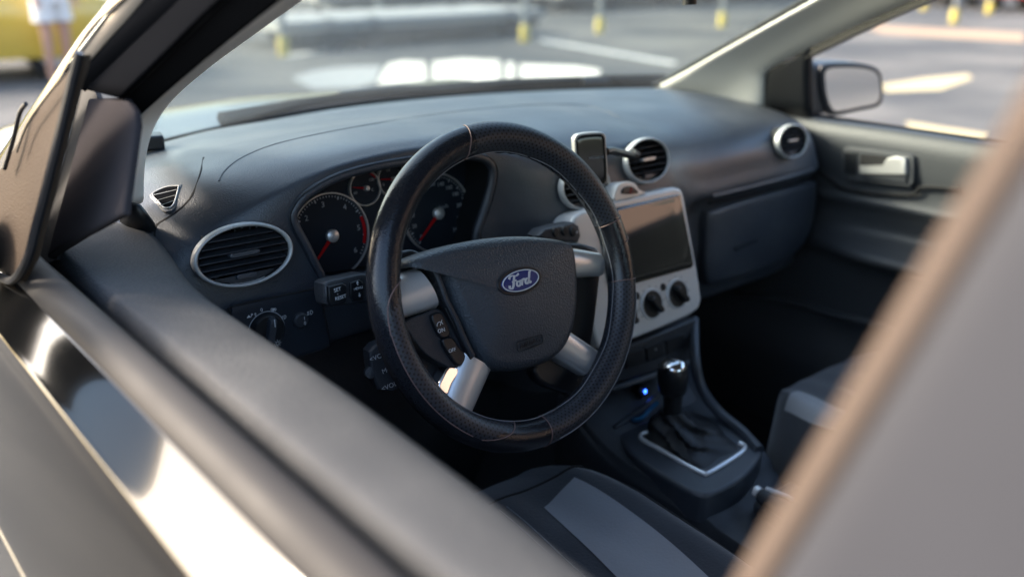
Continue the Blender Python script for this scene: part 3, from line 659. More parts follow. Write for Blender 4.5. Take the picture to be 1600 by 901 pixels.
def bar(name, c4, m, h=.008, base=-.014, edge=.003):
    A, B, Cq, D = [np.array(q) for q in H(*c4)]         # A-B hub end, D-C rim end
    rows = []
    for s_ in [-.001]+list(np.linspace(0, 1, 13))+[1.001]:
        row = []
        for t in np.linspace(0, 1, 7):
            p = (A*(1-s_)+B*s_)*(1-t)+(D*(1-s_)+Cq*s_)*t
            hh = base+h*math.sqrt(max(0, 1-(2*s_-1)**2))-.004*t if 0 <= s_ <= 1 else base-.02
            row.append(WP.pt(p[0], p[1], hh))
        rows.append(row)
    return sheet(name, rows, m, wheel, raw=True)
bar('spoke', [(658, 418), (692, 480), (630, 500), (628, 430)], 'silver', .016, -.014)
bar('spoke', [(882, 381), (890, 434), (956, 429), (952, 392)], 'silver', .011, -.018)
bar('spoke', [(727, 548), (778, 578), (750, 648), (700, 622)], 'silver', .014, -.016)
bar('spoke', [(894, 510), (866, 550), (930, 586), (950, 546)], 'silver', .013, -.018)
# cruise switch pod
pod = spoke('switch_pod', [(640, 503), (672, 488), (694, 482), (712, 505), (735, 553), (722, 576), (706, 572), (672, 552), (648, 520)], 'dashdark', h=.010, base=-.020)
spoke('switch_button', [(678, 493), (692, 487), (700, 500), (707, 522), (694, 528), (684, 512)], 'black', h=.004, base=-.008, inset=.002, dome=0, side=.004)
spoke('switch_button', [(694, 532), (709, 526), (720, 540), (731, 556), (722, 572), (708, 558)], 'black', h=.004, base=-.008, inset=.002, dome=0, side=.004)
spoke('switch_rail', [(697, 480), (703, 482), (745, 556), (738, 562)], 'black', h=.003, base=-.006, inset=.001, dome=0)
textpx('writing', 'ON', WP, 692, 516, .0066, 'white', wheel, h=-.0030); textpx('writing', 'OFF', WP, 709, 547, .0060, 'white', wheel, h=-.0030)
a, b = WP.uv(690, 508)
join('symbol', [tube('x', [WP.pt(a+.0042*math.cos(t), b+.0042*math.sin(t), -.003) for t in np.linspace(.1, math.pi, 9)], .0004, 'white', None, k=4), tube('x', [WP.pt(a, b, -.003), WP.pt(a+.004, b+.0055, -.003)], .0004, 'white', None, k=4)], parent=wheel)
spoke('switch_panel', [(898, 436), (912, 436), (916, 450), (914, 500), (904, 520), (896, 515)], 'black', h=.005, base=-.030, inset=.003)
textpx('writing', 'TEL', WP, 908, 452, .006, 'white', wheel, h=-.0225); textpx('writing', 'SET', WP, 906, 478, .006, 'white', wheel, h=-.0225); textpx('writing', '-', WP, 903, 500, .006, 'white', wheel, h=-.0225)
# badge and raised airbag mark, both laid on the cover
def airpt(u, v, lift=0): return onsurf(u, v, bvA, lift)
bc = airpt(811.5, 438.5, .0); n_, = (None,)
hp = bvA.ray_cast(Vector(CP), Vector(ray(811.5, 438.5)).normalized()); bn = np.array(hp[1]); bn = bn if bn@WP.n > 0 else -bn; bn = nrm(bn*.3+WP.n*.7)
BP = Pl(bc+bn*.0012, WP.a, np.cross(bn, WP.a))
bw, bh = .0293, .0128
ringplate('badge_recess', BP, ell(0, 0, bw*1.18, bh*1.28, 64), ell(0, 0, bw*1.0, bh*1.0, 64), 'airbagtext', wheel, h=.0012, base=-.0005)
badge = pillow('badge', BP, ell(0, 0, bw, bh, 64), 'badgeblue', wheel, h=.002, inset=.003, n=1, base=0, dome=.0006)
badge['label'] = 'blue oval maker badge with silver script'
tube('badge_rim', [BP.pt(*q, .0019) for q in ell(0, 0, bw*.955, bh*.93, 64)], .0008, 'white', badge, closed=True, k=6)
def glyph(pts, w0=1., n=8):
    Q = cr(np.array(pts, float), n); sc = bw
    V = []; T = np.gradient(Q, axis=0); T /= np.linalg.norm(T, axis=1)[:, None]+1e-9; N = np.stack([-T[:, 1], T[:, 0]], 1)
    nib = nrm([.8, .45])
    for q, t, nn in zip(Q, T, N):
        wdt = .024+.034*abs(t[1]*nib[0]+.3*t[0]*nib[1])*w0
        V.append((q+nn*wdt)*sc); V.append((q-nn*wdt)*sc)
    return V
def letters():
    obs = []
    L = [[(-.60, .17), (-.52, .27), (-.36, .28), (-.2, .24), (-.05, .30)], [(-.30, .25), (-.38, .08), (-.46, -.12), (-.56, -.22), (-.66, -.17), (-.64, -.08)], [(-.50, .03), (-.38, .05), (-.24, .07)],
         [(-.10, -.02), (-.20, .0), (-.27, -.1), (-.22, -.19), (-.12, -.17), (-.07, -.08), (-.10, -.01), (-.02, .01)],
         [(.0, .04), (.04, -.02), (.0, -.12), (-.03, -.2)], [(.01, -.08), (.08, .01), (.15, .04), (.19, 0)],
         [(.38, .0), (.29, .02), (.20, -.07), (.21, -.17), (.29, -.18), (.38, -.08), (.40, 0)], [(.60, .27), (.52, .24), (.44, .06), (.38, -.10), (.41, -.18), (.50, -.13)]]
    for g_ in L:
        Vv = glyph(g_); k = len(Vv)//2
        obs.append(fm('x', [BP.pt(*v, .0029) for v in Vv]+[BP.pt(*v, .0020) for v in Vv], [(2*i, 2*i+1, 2*i+3, 2*i+2) for i in range(k-1)]+[(2*i, 2*i+2, 2*k+2*i+2, 2*k+2*i) for i in range(k-1)]+[(2*i+1, 2*k+2*i+1, 2*k+2*i+3, 2*i+3) for i in range(k-1)], 'white', None, smooth=False))
    join('lettering', obs, parent=badge)
letters()
hp = bvA.ray_cast(Vector(CP), Vector(ray(828, 535)).normalized()); an_ = np.array(hp[1]); an_ = an_ if an_@WP.n > 0 else -an_
XP = Pl(np.array(hp[0])+an_*.0002, WP.a, np.cross(an_, WP.a))
tube('airbag_mark', [XP.pt(*q, 0) for q in rrect(0, 0, .040, .0115, .002, 4)], .0007, 'airbagtext', wheel, closed=True, k=6)
text('airbag_mark', 'AIRBAG', XP, 0, 0, .0095, 'airbagtext', wheel, h=.0003, ext=.0004)

# ---- centre stack
CSP = Pl((0, .110, .93), (1, 0, 0), (0, .26, 1))
bz = pxpoly(CSP, [(893, 352), (897, 338), (908, 331), (935, 322), (960, 313), (1010, 302), (1055, 292), (1064, 294), (1069, 303), (1082, 375), (1092, 430), (1097, 468), (1093, 482), (1080, 492), (1040, 510), (990, 530), (950, 545), (935, 545), (928, 520), (915, 455)])
bz_ = Pl(CSP.o, CSP.a, CSP.b)
stack = prism('centre_stack', CSP, bz, -.09, .0, 'bezel', car, .006, 4)
tab = pillow('hazard_surround', CSP, pxpoly(CSP, [(963, 314), (963, 296), (970, 286), (982, 283), (994, 286), (1000, 296), (1010, 303)]), 'bezel', stack, h=.003, inset=.003, n=3, base=-.004, side=.03)
pillow('hazard_button', CSP, pxpoly(CSP, [(972, 303), (975, 293), (986, 291), (993, 296), (996, 302)]), 'black', stack, h=.002, inset=.001, n=2, base=.0)
a, b = CSP.uv(985, 298); tr_ = [(a-.005, b-.0035), (a+.005, b-.0035), (a, b+.004)]
tube('hazard_triangle', [CSP.pt(*q, .0032) for q in tr_], .0007, 'red', stack, closed=True, k=4)
scr = pxpoly(CSP, [(933, 331), (1057, 303), (1061, 306), (1082, 412), (1079, 418), (954, 453), (950, 450), (931, 335)])
pillow('screen_frame', CSP, scr, 'gloss', stack, h=.0025, inset=.001, n=1, base=.0005)
s2 = np.array(scr); s3 = s2.mean(0)+(s2-s2.mean(0))*np.array([.92, .93]); pillow('screen', CSP, s3, 'screen', stack, h=.0006, inset=.0005, n=1, base=.003, side=.001)
def knob(u, v, r, lab=None):
    a, b = CSP.uv(u, v)
    o = lathe('climate_knob', CSP.pt(a, b, 0), CSP.n, [(r*1.12, -.001), (r*1.12, .002), (r, .0025), (r*.98, .004), (r*.6, .004), (.0001, .0045)], 'black', stack)
    ringplate('knob_ring', CSP, ell(a, b, r*1.2, r*1.2, 40), ell(a, b, r*1.03, r*1.03, 40), 'trimbright', stack, h=.003)
    pillow('knob_grip', Pl(CSP.pt(a, b, .0045), CSP.a*.8+CSP.b*.6, CSP.b), rrect(0, 0, r*.42, r*1.75, r*.18, 4), 'knob', stack, h=.012, inset=.003, n=1)
def marks(u, v):
    a, b = CSP.uv(u, v); L = []
    for t in np.radians(np.linspace(-30, 210, 9)): L.append(disc('x', CSP, ell(a+.0285*math.cos(t), b+.0285*math.sin(t), .0011, .0011, 8), 'dashdark', None, .0006))
    join('scale_marks', L, parent=stack)
marks(978, 492); marks(1018, 475); marks(1058, 459)
knob(978, 492, .0205); knob(1018, 475, .0205); knob(1058, 459, .0205)
for (u, v) in ((995, 462), (1036, 448)):
    a, b = CSP.uv(u, v); pillow('climate_button', CSP, ell(a, b, .0055, .006, 20), 'black', stack, h=.002, inset=.001, n=1)
# lower switch row
LP2 = Pl((0, .112, .76), (1, 0, 0), (0, .10, 1))
lowp = prism('switch_row', LP2, pxpoly(LP2, [(945, 552), (1000, 532), (1088, 497), (1090, 508), (1080, 556), (1078, 562), (990, 592), (955, 600)]), -.08, 0, 'dashdark', car, .004)
pillow('switch', LP2, pxpoly(LP2, [(975, 553), (1003, 544), (1005, 566), (977, 575)]), 'black', lowp, h=.003, inset=.001, n=1)
pillow('switch', LP2, pxpoly(LP2, [(1008, 543), (1034, 533), (1036, 555), (1010, 564)]), 'black', lowp, h=.003, inset=.001, n=1)
pillow('switch', LP2, pxpoly(LP2, [(1039, 531), (1068, 520), (1070, 542), (1041, 553)]), 'black', lowp, h=.003, inset=.001, n=1)
textpx('symbol', '*', LP2, 1022, 547, .012, 'dim', lowp, h=.0036)
tube('lower_lip', [LP2.pt(*LP2.uv(u, v), .006) for u, v in ((950, 606), (990, 594), (1040, 577), (1076, 563))], .005, 'dash', lowp, k=8)

# ---- glovebox
GB = Pl((.45, .230, .87), (1, 0, 0), (0, -.03, 1))
gb = pillow('glovebox', GB, pxpoly(GB, [(1103, 342), (1112, 328), (1160, 312), (1220, 296), (1268, 284), (1274, 292), (1272, 330), (1262, 368), (1235, 400), (1180, 425), (1125, 440), (1102, 436)]), 'dash', car, h=.008, inset=.026, n=3, base=.000, side=.03, dome=.003)
pillow('latch', GB, pxpoly(GB, [(1140, 383), (1175, 370), (1178, 375), (1143, 390)]), 'dashdark', gb, h=.003, inset=.001, n=1, base=.0095)
tube('panel_gap', [onsurf(*p, lift=.0006) for p in ((1108, 316), (1130, 312), (1160, 306), (1200, 296), (1240, 286), (1268, 277))], .0030, 'blackmatte', dash, smooth_n=5, k=6)
tube('dash_ridge', [onsurf(*p, lift=-.002) for p in ((1112, 307), (1130, 303), (1160, 296), (1200, 286), (1240, 275), (1270, 266))], .0055, 'dash', dash, smooth_n=5, k=8)

# ---- centre console
Gc = []
for (y, zt, hw) in ((.18, .70, .125), (.12, .655, .125), (.06, .625, .12), (.0, .615, .115), (-.07, .606, .105), (-.10, .585, .095), (-.16, .565, .085), (-.40, .56, .08), (-.65, .56, .08)):
    Gc.append([(.03+x*hw, y, z) for x, z in ((-1.1, .25), (-1.05, zt-.06), (-.98, zt-.012), (-.85, zt), (0, zt-.002), (.85, zt), (.98, zt-.012), (1.05, zt-.06), (1.1, .25))])
con = sheet('centre_console', Gc, 'dashdark', car, 4, 3)
SB = Pl(P(1080, 700, z=.622), (1, 0, 0), (0, 1, .06))
sb = pillow('shift_surround', SB, pxpoly(SB, [(948, 648), (968, 690), (990, 718), (1040, 752), (1090, 778), (1115, 776), (1160, 752), (1187, 722), (1188, 706), (1160, 676), (1120, 644), (1098, 610), (1088, 575), (1060, 580), (1010, 610)]), 'dash', con, h=.008, inset=.008, n=3, base=.0, side=.04)
tube('side_rail', [P(1084, 498, y=.125), P(1086, 560, z=.72), P(1096, 605, z=.675), P(1122, 642, z=.645), P(1160, 674, z=.632), P(1186, 703, z=.626)], .009, 'dash', con, smooth_n=6, k=8)
tube('chrome_trim', [SB.pt(*SB.uv(u, v), .0100) for u, v in ((1011, 684), (1002, 687), (1003, 695), (1030, 710), (1065, 731), (1096, 747), (1106, 747), (1135, 730), (1158, 714), (1162, 705), (1154, 700))], .0038, 'trimbright', con, smooth_n=5, k=8)
# tray in front of the lever
box('tray', (-.055, .075, .612), (.095, .165, .632), 'blackmatte', con, .004)
# boot
def boot():
    base_px = [(1008, 688), (1050, 716), (1100, 742), (1135, 724), (1158, 706), (1140, 682), (1105, 655), (1070, 645), (1030, 655)]
    B = cr([SB.uv(*p) for p in base_px], 6, True); K = len(B); top = np.array(P(1050, 640, x=.005)); V = []; F = []; n = 12
    Bc = B.mean(0)
    for i in range(n+1):
        t = i/n
        for j, q in enumerate(B):
            an = 2*math.pi*j/K; bp_ = SB.pt(*q, .006); tp_ = top+np.array([math.cos(an+3.6)*.016, math.sin(an+3.6)*.016, 0.])*1
            d_ = np.array([*(q-Bc), 0]); tp_ = top+nrm(d_)*.0195
            s = 1-(1-t)**1.35; fold = .0085*math.sin(t*math.pi)*math.sin(an*5+2.5*t*4)+.005*math.sin(t*math.pi)*math.sin(an*3-7*t)
            p = bp_*(1-s)+tp_*s; p[2] = bp_[2]+(tp_[2]-bp_[2])*(t**1.25); p += nrm(d_)*fold; V.append(p)
    for i in range(n):
        for j in range(K): F.append((i*K+j, i*K+(j+1) % K, (i+1)*K+(j+1) % K, (i+1)*K+j))
    F.append(tuple(n*K+j for j in range(K)))
    return fm('gear_boot', V, F, 'bootleather', con)
boot()
kb_ = np.array(P(1051, 645, x=.005)); kt = np.array(P(1051, 565, x=.005)); ax = nrm(kt-kb_); HL = np.linalg.norm(kt-kb_)
lev = lathe('gear_lever', kb_-ax*.01, ax, [(.012, 0), (.0145, .01), (.0145, .03), (.016, .042), (.0205, .046), (.0225, .056), (.0245, HL-.012), (.0225, HL+.002), (.020, HL+.007)], 'knob', car, n=32)
lathe('knob_cap', kb_-ax*.01, ax, [(.0225, HL-.002), (.0225, HL+.004), (.018, HL+.0105), (.010, HL+.0135), (.0001, HL+.0145)], 'chrome', lev, n=32)
KP = Pl(kb_+ax*(HL+.0055), (1, 0, 0), np.cross(ax, [1, 0, 0]))
tube('shift_pattern', [KP.pt(-.006, .006), KP.pt(-.006, -.006)], .0008, 'black', lev, k=5)
# handbrake + cup box behind
box('console_bin', (.02, -.30, .56), (.115, -.125, .588), 'dashdark', con, .008)
box('bin_opening', (.038, -.26, .5885), (.098, -.150, .590), 'blackmatte', con, 0)
hb = tube('handbrake', [P(1190, 775, z=.600), P(1225, 795, z=.605), P(1300, 850, z=.60)], [.011, .013, .015], 'dashdark', car, k=14)
lathe('button', P(1188, 771, z=.602)-np.array([0, 0, 0]), nrm(P(1180, 762, z=.606)-P(1225, 795, z=.605)), [(.009, 0), (.009, .009), (.0001, .011)], 'trimbright', hb, n=18)
tube('chrome_edge', [P(1197, 763, z=.612), P(1232, 776, z=.614), P(1290, 812, z=.612)], .0035, 'trimbright', hb, k=6)

# ---- seats
def seat(x0, yf, label, stripes):
    def zt(X, Y):     # X -1..1 across, Y 0 front..1 back
        z = .672-.035*Y+.016*math.exp(-((abs(X)-.78)/.16)**2)-.010*math.cos(X*math.pi/2)
        z -= .075*(max(0, abs(X)-.62)/.38)**3+.09*max(0, .12-Y)**2*14
        z -= .95*max(0, abs(X)-.5)**2*max(0, .25-Y)
        z += .0028*math.sin(9*X+11*Y)*math.sin(5*Y+2*X)+.0022*math.sin(17*X-8*Y+1)*math.exp(-((Y-.28)/.2)**2)
        return z
    def pt(X, Y, lift=0): 
        w_ = .21*(1-.26*(max(0, .22-Y)/.22)**2.2); yy = yf-.62*Y-.05*abs(X)**3*max(0, .5-Y); return (x0+X*w_, yy, zt(X, Y)+lift)
    Xs = np.linspace(-1, 1, 29); Ys = np.linspace(0, 1, 25)
    G_ = [[pt(X, 0) for X in Xs]]
    G_ = [[(pt(X, 0)[0], pt(X, 0)[1]-.02, .40) for X in Xs], [(pt(X, 0)[0], pt(X, 0)[1]+.008, .52) for X in Xs]]+[[pt(X, Y) for X in Xs] for Y in Ys]
    # side skirts
    G2 = []
    for row in G_:
        l_, r_ = row[0], row[-1]
        G2.append([(l_[0]+.02, l_[1], .38), (l_[0]-.006, l_[1], l_[2]-.07 if l_[2] > .5 else .38)]+row+[(r_[0]+.006, r_[1], r_[2]-.07 if r_[2] > .5 else .38), (r_[0]-.02, r_[1], .38)])
    s = sheet('seat', G2, 'fabric', car, raw=True); s['label'] = label
    for (xa0, xa1, ya, xb0, xb1, yb, m_) in stripes:
        Gs = [[pt((xa0*(1-t)+xb0*t)*(1-s_)+(xa1*(1-t)+xb1*t)*s_+.17*math.sin(t*math.pi)*(s_ if xa0 > 0 else 0), ya*(1-t)+yb*t+(.03*(1-s_)*(1-t) if xa0 > 0 else 0), .0012) for s_ in np.linspace(0, 1, 9)] for t in np.linspace(0, 1, 30)]
        sheet('stripe', Gs, m_, s, raw=True)
    # backrest
    Gb = []
    for (yy, z, hw, d) in ((-.60, .60, .20, .06), (-.64, .72, .22, .07), (-.68, .90, .24, .07), (-.73, 1.10, .22, .06), (-.76, 1.22, .16, .05), (-.79, 1.26, .12, .0)):
        Gb.append([(x0+X*hw, yy+yf-.05+d*abs(X)**3*.6, z) for X in np.linspace(-1, 1, 9)])
    sheet('backrest', Gb, 'fabric', s, 4, 3, thick=.09, off=1)
    return s, pt
sd_, sp_ = seat(-.355, .085, 'driver seat in black cover with grey stripe and double stitching', [(.27, .62, .13, -.12, .10, 1.0, 'fabricgrey')])
tube('seam', [sp_(X, .085+.03*(1-math.cos(X*1.4)), .001) for X in np.linspace(-.95, .9, 30)], .0016, 'blackmatte', sd_, k=5)
for dx in (0, .05):
    tube('stitching', [sp_(.0+dx*1.2-.42*Y+.12*math.sin(Y*3), Y+.02, .002) for Y in np.linspace(.10, .95, 40)], .0008, 'stitchgrey', sd_, k=4)
tube('seam', [sp_(.80+.04*math.sin(3*Y), Y, -.0004) for Y in np.linspace(.09, .95, 30)], .0016, 'blackmatte', sd_, k=5)
ps_, pp_ = seat(.365, .005, 'passenger seat in black cover with light grey side panel', [(-.84, -.56, .05, -.84, -.40, .60, 'fabricgrey')])
for dx in (0, .05): tube('stitching', [pp_(-.22+dx, Y, .002) for Y in np.linspace(.12, .9, 30)], .0009, 'stitchgrey', ps_, k=4)

# ---- passenger door (inside)
ys = [.60, .45, .32, .22, .10, -.03, -.18, -.35, -.55, -.75]
zs = [(1.030, .725), (1.036, .715), (1.030, .700), (1.005, .690), (.965, .692), (.925, .697), (.900, .694), (.885, .688), (.86, .700), (.825, .703), (.805, .665), (.792, .640), (.775, .642), (.755, .675), (.70, .690), (.60, .690), (.54, .665), (.50, .655), (.42, .66), (.34, .67)]
Gd = []
for (z, x) in zs:
    row = []
    for y in ys:
        q = x; zz = z
        fr_ = max(0, min(1, (y-.12)/.16))              # armrest fades out forwards
        if .74 < z < .84: q = x*(1-fr_)+.694*fr_
        if z > .84: zz = z - .015*max(0, y-.1) + .01*0
        row.append((q, y, zz+.015*(.1-y)*(1 if .74 < z < .9 else 0)))
    Gd.append(row)
pd = sheet('door', Gd, 'doortrim', car, 5, 5); pd['label'] = 'passenger door lined in grey plastic with chrome inner handle'
PD = Pl((.688, .11, .96), (0, -1, 0), (0.02, 0, 1))
hd = pillow('handle_surround', PD, pxpoly(PD, [(1319, 232), (1325, 229), (1424, 240), (1431, 244), (1430, 285), (1424, 292), (1330, 281), (1317, 274)]), 'doortrim', pd, h=.004, inset=.004, n=1, base=.002, side=.01)
disc('handle_cavity', PD, pxpoly(PD, [(1347, 240), (1420, 247), (1421, 283), (1347, 275)]), 'blackmatte', pd, .0068)
pillow('lock_switch', PD, pxpoly(PD, [(1323, 236), (1342, 238), (1341, 273), (1323, 270)]), 'black', pd, h=.003, inset=.002, n=1, base=.006)
pillow('door_handle', PD, pxpoly(PD, [(1348, 258), (1382, 260), (1392, 246), (1405, 243), (1421, 246), (1421, 272), (1348, 270)]), 'satin', pd, h=.007, inset=.003, n=1, base=.007)
pillow('handle_base', PD, pxpoly(PD, [(1348, 271), (1421, 274), (1420, 284), (1349, 276)]), 'dashdark', pd, h=.004, inset=.001, n=1, base=.006)
tube('door_crease', [P(u, v, x=.688) for u, v in ((1280, 268), (1300, 284), (1320, 295), (1370, 303), (1425, 304), (1435, 296), (1445, 292), (1500, 296))], .0035, 'blackmatte', pd, smooth_n=5, k=6)
tube('pocket_edge', [P(u, v, x=.675) for u, v in ((1150, 460), (1230, 470), (1300, 490), (1360, 505), (1440, 540))], .010, 'doortrim', pd, smooth_n=5, k=8)
# exterior skin of passenger door so that it exists from outside too
sheet('outer_skin', [[(.78, y, 1.02) for y in (.5, 0, -.7)], [(.88, y, .95) for y in (.5, 0, -.7)], [(.92, y, .7) for y in (.5, 0, -.7)], [(.90, y, .3) for y in (.5, 0, -.7)]], 'paint', pd, 4, 3)
sheet('window_ledge', [[(.712, y, 1.034) for y in (.6, 0, -.75)], [(.745, y, 1.036) for y in (.6, 0, -.75)], [(.785, y, 1.02) for y in (.6, 0, -.75)]], 'rubber', pd, 3, 3)
# window frame of the passenger door (black) and sail panel
k_ = -.35
def PR(u, v, x0): return PL(u, v, x0, k=k_)
sheet('sail_panel', [[PR(1196, 174, .705), PR(1230, 180, .705), PR(1266, 190, .705)], [PR(1198, 122, .705), PR(1232, 110, .705), PR(1266, 95, .705)], [PR(1205, 108, .705), PR(1235, 94, .705), PR(1266, 74, .705)]], 'black', pd, 3, 3, thick=.012)
fr1 = [PR(u, v, .712) for u, v in ((1258, 83), (1350, 38), (1438, -2), (1560, -55), (1700, -110))]
tube('window_frame', fr1, .013, 'black', pd, smooth_n=4, k=8, prof=[(-.7, -1), (.7, -1), (.7, 1), (-.7, 1)])
tube('window_frame', [PR(1264, 76, .712), PR(1265, 130, .712), PR(1266, 192, .712)], .008, 'black', pd, k=6)
gl = sheet('window_glass', [[PR(1268, 190, .725), PR(1700, 240, .725)], [PR(1268, 76, .725), PR(1700, -100, .725)]], 'glass', pd, 2, 2) if False else None
# A pillar trims
rowA = [PW(u, v) for u, v in ((1024, 137), (1060, 119), (1110, 91), (1190, 46), (1272, 0), (1360, -50), (1450, -100))]
rowB = [PR(u, v, .668) for u, v in ((1100, 158), (1125, 135), (1165, 95), (1235, 50), (1320, 5), (1410, -43), (1500, -92))]
rowC = [PR(u, v, .690) for u, v in ((1177, 166), (1183, 130), (1194, 104), (1262, 62), (1380, 8), (1460, -33), (1550, -80))]
rowD = [PR(u, v, .708) for u, v in ((1198, 172), (1199, 140), (1203, 112), (1266, 76), (1430, 2), (1520, -38), (1600, -80))]
pt_ = sheet('pillar_trim', [rowA, rowB, rowC, rowD], 'pillartrim', car, 5, 5, thick=.004); pt_['label'] = 'cream plastic trim on the passenger side windscreen pillar'
a, b = 0, 0
lathe('clip', PR(1163, 157, .690), (-1, -.4, .2), [(.006, 0), (.006, .004), (.0001, .005)], 'black', pt_, n=14)
# outer pillar skin passenger
sheet('body_pillar', [[p+np.array([.01, .03, .0]) for p in rowA], [p+np.array([.04, .06, .0]) for p in rowB], [p+np.array([.05, .03, 0]) for p in rowD]], 'paint', car, 4, 4, thick=.004)
# exterior mirror, passenger
MC = P(1325, 140, x=.93)
mn = nrm([-.42, -1, .02]); ma = nrm(np.cross([0, 0, 1], mn)); MP = Pl(MC, ma, np.cross(mn, ma))
mo = pxpoly(MP, [(1281, 106), (1292, 99), (1330, 98), (1360, 102), (1375, 112), (1379, 135), (1378, 158), (1368, 168), (1340, 174), (1305, 181), (1292, 176), (1283, 150), (1280, 122)])
mirror = pillow('door_mirror', MP, mo, 'black', car, h=.006, inset=.004, n=3, base=-.002, side=.04); mirror['label'] = 'black door mirror outside the passenger window'
mi = np.array(mo); mi = mi.mean(0)+(mi-mi.mean(0))*np.array([.86, .81])
mat('mirrorglass', (.85, .84, .83), .02, metal=1)
disc('mirror_glass', MP, cr(mi, 3, True), 'mirrorglass', mirror, .0065)
# housing shell behind
mo3 = cr(mo, 3, True); V = []; F = []; K = len(mo3); mc = mo3.mean(0)
for (sc, h) in ((1.0, -.035), (1.02, -.06), (.9, -.09), (.6, -.11), (.15, -.118)):
    for q in mo3: V.append(MP.pt(*(mc+(q-mc)*sc), h))
for i in range(4):
    for j in range(K): F.append((i*K+j, i*K+(j+1) % K, (i+1)*K+(j+1) % K, (i+1)*K+j))
fm('mirror_shell', V, F, 'black', mirror)
prism('mirror_arm', MP, pxpoly(MP, [(1256, 108), (1272, 100), (1292, 102), (1296, 178), (1272, 184), (1256, 176)]), -.07, -.004, 'black', mirror, .012, 4)

# ---- driver door
yv = [.47, .40, .30, .20, .08, -.06, -.22, -.40, -.58, -.70]
def lin(y, tab): return float(np.interp(y, [t[0] for t in tab], [t[1] for t in tab]))
inx = [(-.7, -.722), (-.5, -.718), (-.35, -.708), (-.18, -.704), (0, -.708), (.08, -.703), (.26, -.674), (.34, -.662), (.47, -.655)]
sec = [('o', 0.0, .93), ('o', .004, 1.00), ('o', 0, 1.030), ('o', .003, 1.048), ('o', .012, 1.054), ('m', .0, 1.053), ('i', -.02, 1.050), ('i', -.004, 1.043), ('i', .006, 1.028), ('i', .012, .99), ('i', .016, .90), ('i', .0, .80), ('i', .01, .60), ('i', .02, .35)]
Gp = []
for (w_, dx, z) in sec:
    row = []
    for y in yv:
        xi = lin(y, inx); xo = -.789; q = {'o': xo+dx, 'i': xi+dx, 'm': (xi+xo)/2}[w_]
        zz = z+(.012*max(0, (y-.15)/.3) if z > .98 else 0); row.append((q, y, zz))
    Gp.append(row)
dd = sheet('door', [[(-.840, y, 1.044) for y in yv], [(-.850, y, 1.0368) for y in yv], [(-.862, y, 1.0280) for y in yv], [(-.872, y, 1.0206) for y in yv], [(-.876, y, 1.0176) for y in yv], [(-.8785, y, 1.012) for y in yv], [(-.884, y, 1.000) for y in yv], [(-.899, y, .955) for y in yv], [(-.914, y, .90) for y in yv], [(-.921, y, .865) for y in yv], [(-.922, y, .85) for y in yv], [(-.924, y, .70) for y in yv], [(-.918, y, .5) for y in yv], [(-.90, y, .3) for y in yv]], 'paint', car, 5, 3, thick=.002)
dd['label'] = 'driver door with polished grey paint and its window wound down'
sheet('door_pad', Gp, 'doorpad', dd, 4, 4)
sheet('belt_seal', [[(-.807, y, .985) for y in yv], [(-.806, y, 1.045) for y in yv], [(-.809, y, 1.058) for y in yv], [(-.816, y, 1.062) for y in yv], [(-.830, y, 1.058) for y in yv], [(-.840, y, 1.048) for y in yv], [(-.843, y, 1.036) for y in yv]], 'crest', dd, 4, 3)
sheet('window_slot', [[(-.808, y, 1.000) for y in yv], [(-.798, y, .985) for y in yv], [(-.788, y, 1.000) for y in yv]], 'blackmatte', dd, 2, 3)
# window frame bands along the pillar (door frame leans in and back)
def band(name, pa, pb, xa, xb, m, parent, bulge=0., thick=.006, ext=True):
    A = [PL(u, v, xa) for u, v in pa]; B = [PL(u, v, xb) for u, v in pb]; n = 5
    A = [A[0]+(A[-1]-A[0])*t for t in np.linspace(0, 1, n)] if len(A) == 2 else A; B = [B[0]+(B[-1]-B[0])*t for t in np.linspace(0, 1, len(A))] if len(B) == 2 else B
    Cc = [(a_+b_)/2+np.array([-bulge, 0, bulge*.35]) for a_, b_ in zip(A, B)]
    A1 = [a_*.8+b_*.2+np.array([-bulge, 0, bulge*.35])*.7 for a_, b_ in zip(A, B)]; B1 = [a_*.2+b_*.8+np.array([-bulge, 0, bulge*.35])*.7 for a_, b_ in zip(A, B)]
    return sheet(name, [A, A1, Cc, B1, B], m, parent, 3, 4, thick=thick)
band('seal', [(520, -150), (346, 0), (268, 76), (192, 151)], [(640, -150), (435, 0), (290, 115), (204, 190)], -.790, -.765, 'rubber', dd, .006)
band('window_frame', [(430, -150), (284, 0), (209, 70), (135, 140)], [(520, -150), (346, 0), (268, 76), (190, 153)], -.806, -.800, 'frameblack', dd, .001)
band('frame_channel', [(330, -140), (225, 0), (173, 60), (122, 118)], [(430, -150), (284, 0), (209, 70), (135, 140)], -.818, -.806, 'frameblack', dd, .004)
tube('frame_groove', [PL(u, v, -.806) for u, v in ((430, -150), (288, -4), (212, 67), (139, 137))], .0030, 'blackmatte', dd, k=6)
tube('frame_groove', [PL(u, v, -.797) for u, v in ((520, -150), (346, 0), (268, 76), (192, 151))], .0025, 'blackmatte', dd, k=6)
band('frame_strip', [(305, -140), (199, 0), (160, 42), (124, 83)], [(330, -140), (225, 0), (173, 60), (122, 118)], -.826, -.820, 'strip', dd, .004)
band('body_pillar', [(290, -150), (178, 0), (90, 122), (-60, 330)], [(308, -140), (199, 0), (122, 86), (-40, 380)], -.822, -.830, 'paintdark', car, .004)
tube('pillar_line', [PL(u, v, -.832) for u, v in ((296, -140), (188, 0), (106, 104), (10, 240))], .0016, 'chrome', car, k=6)
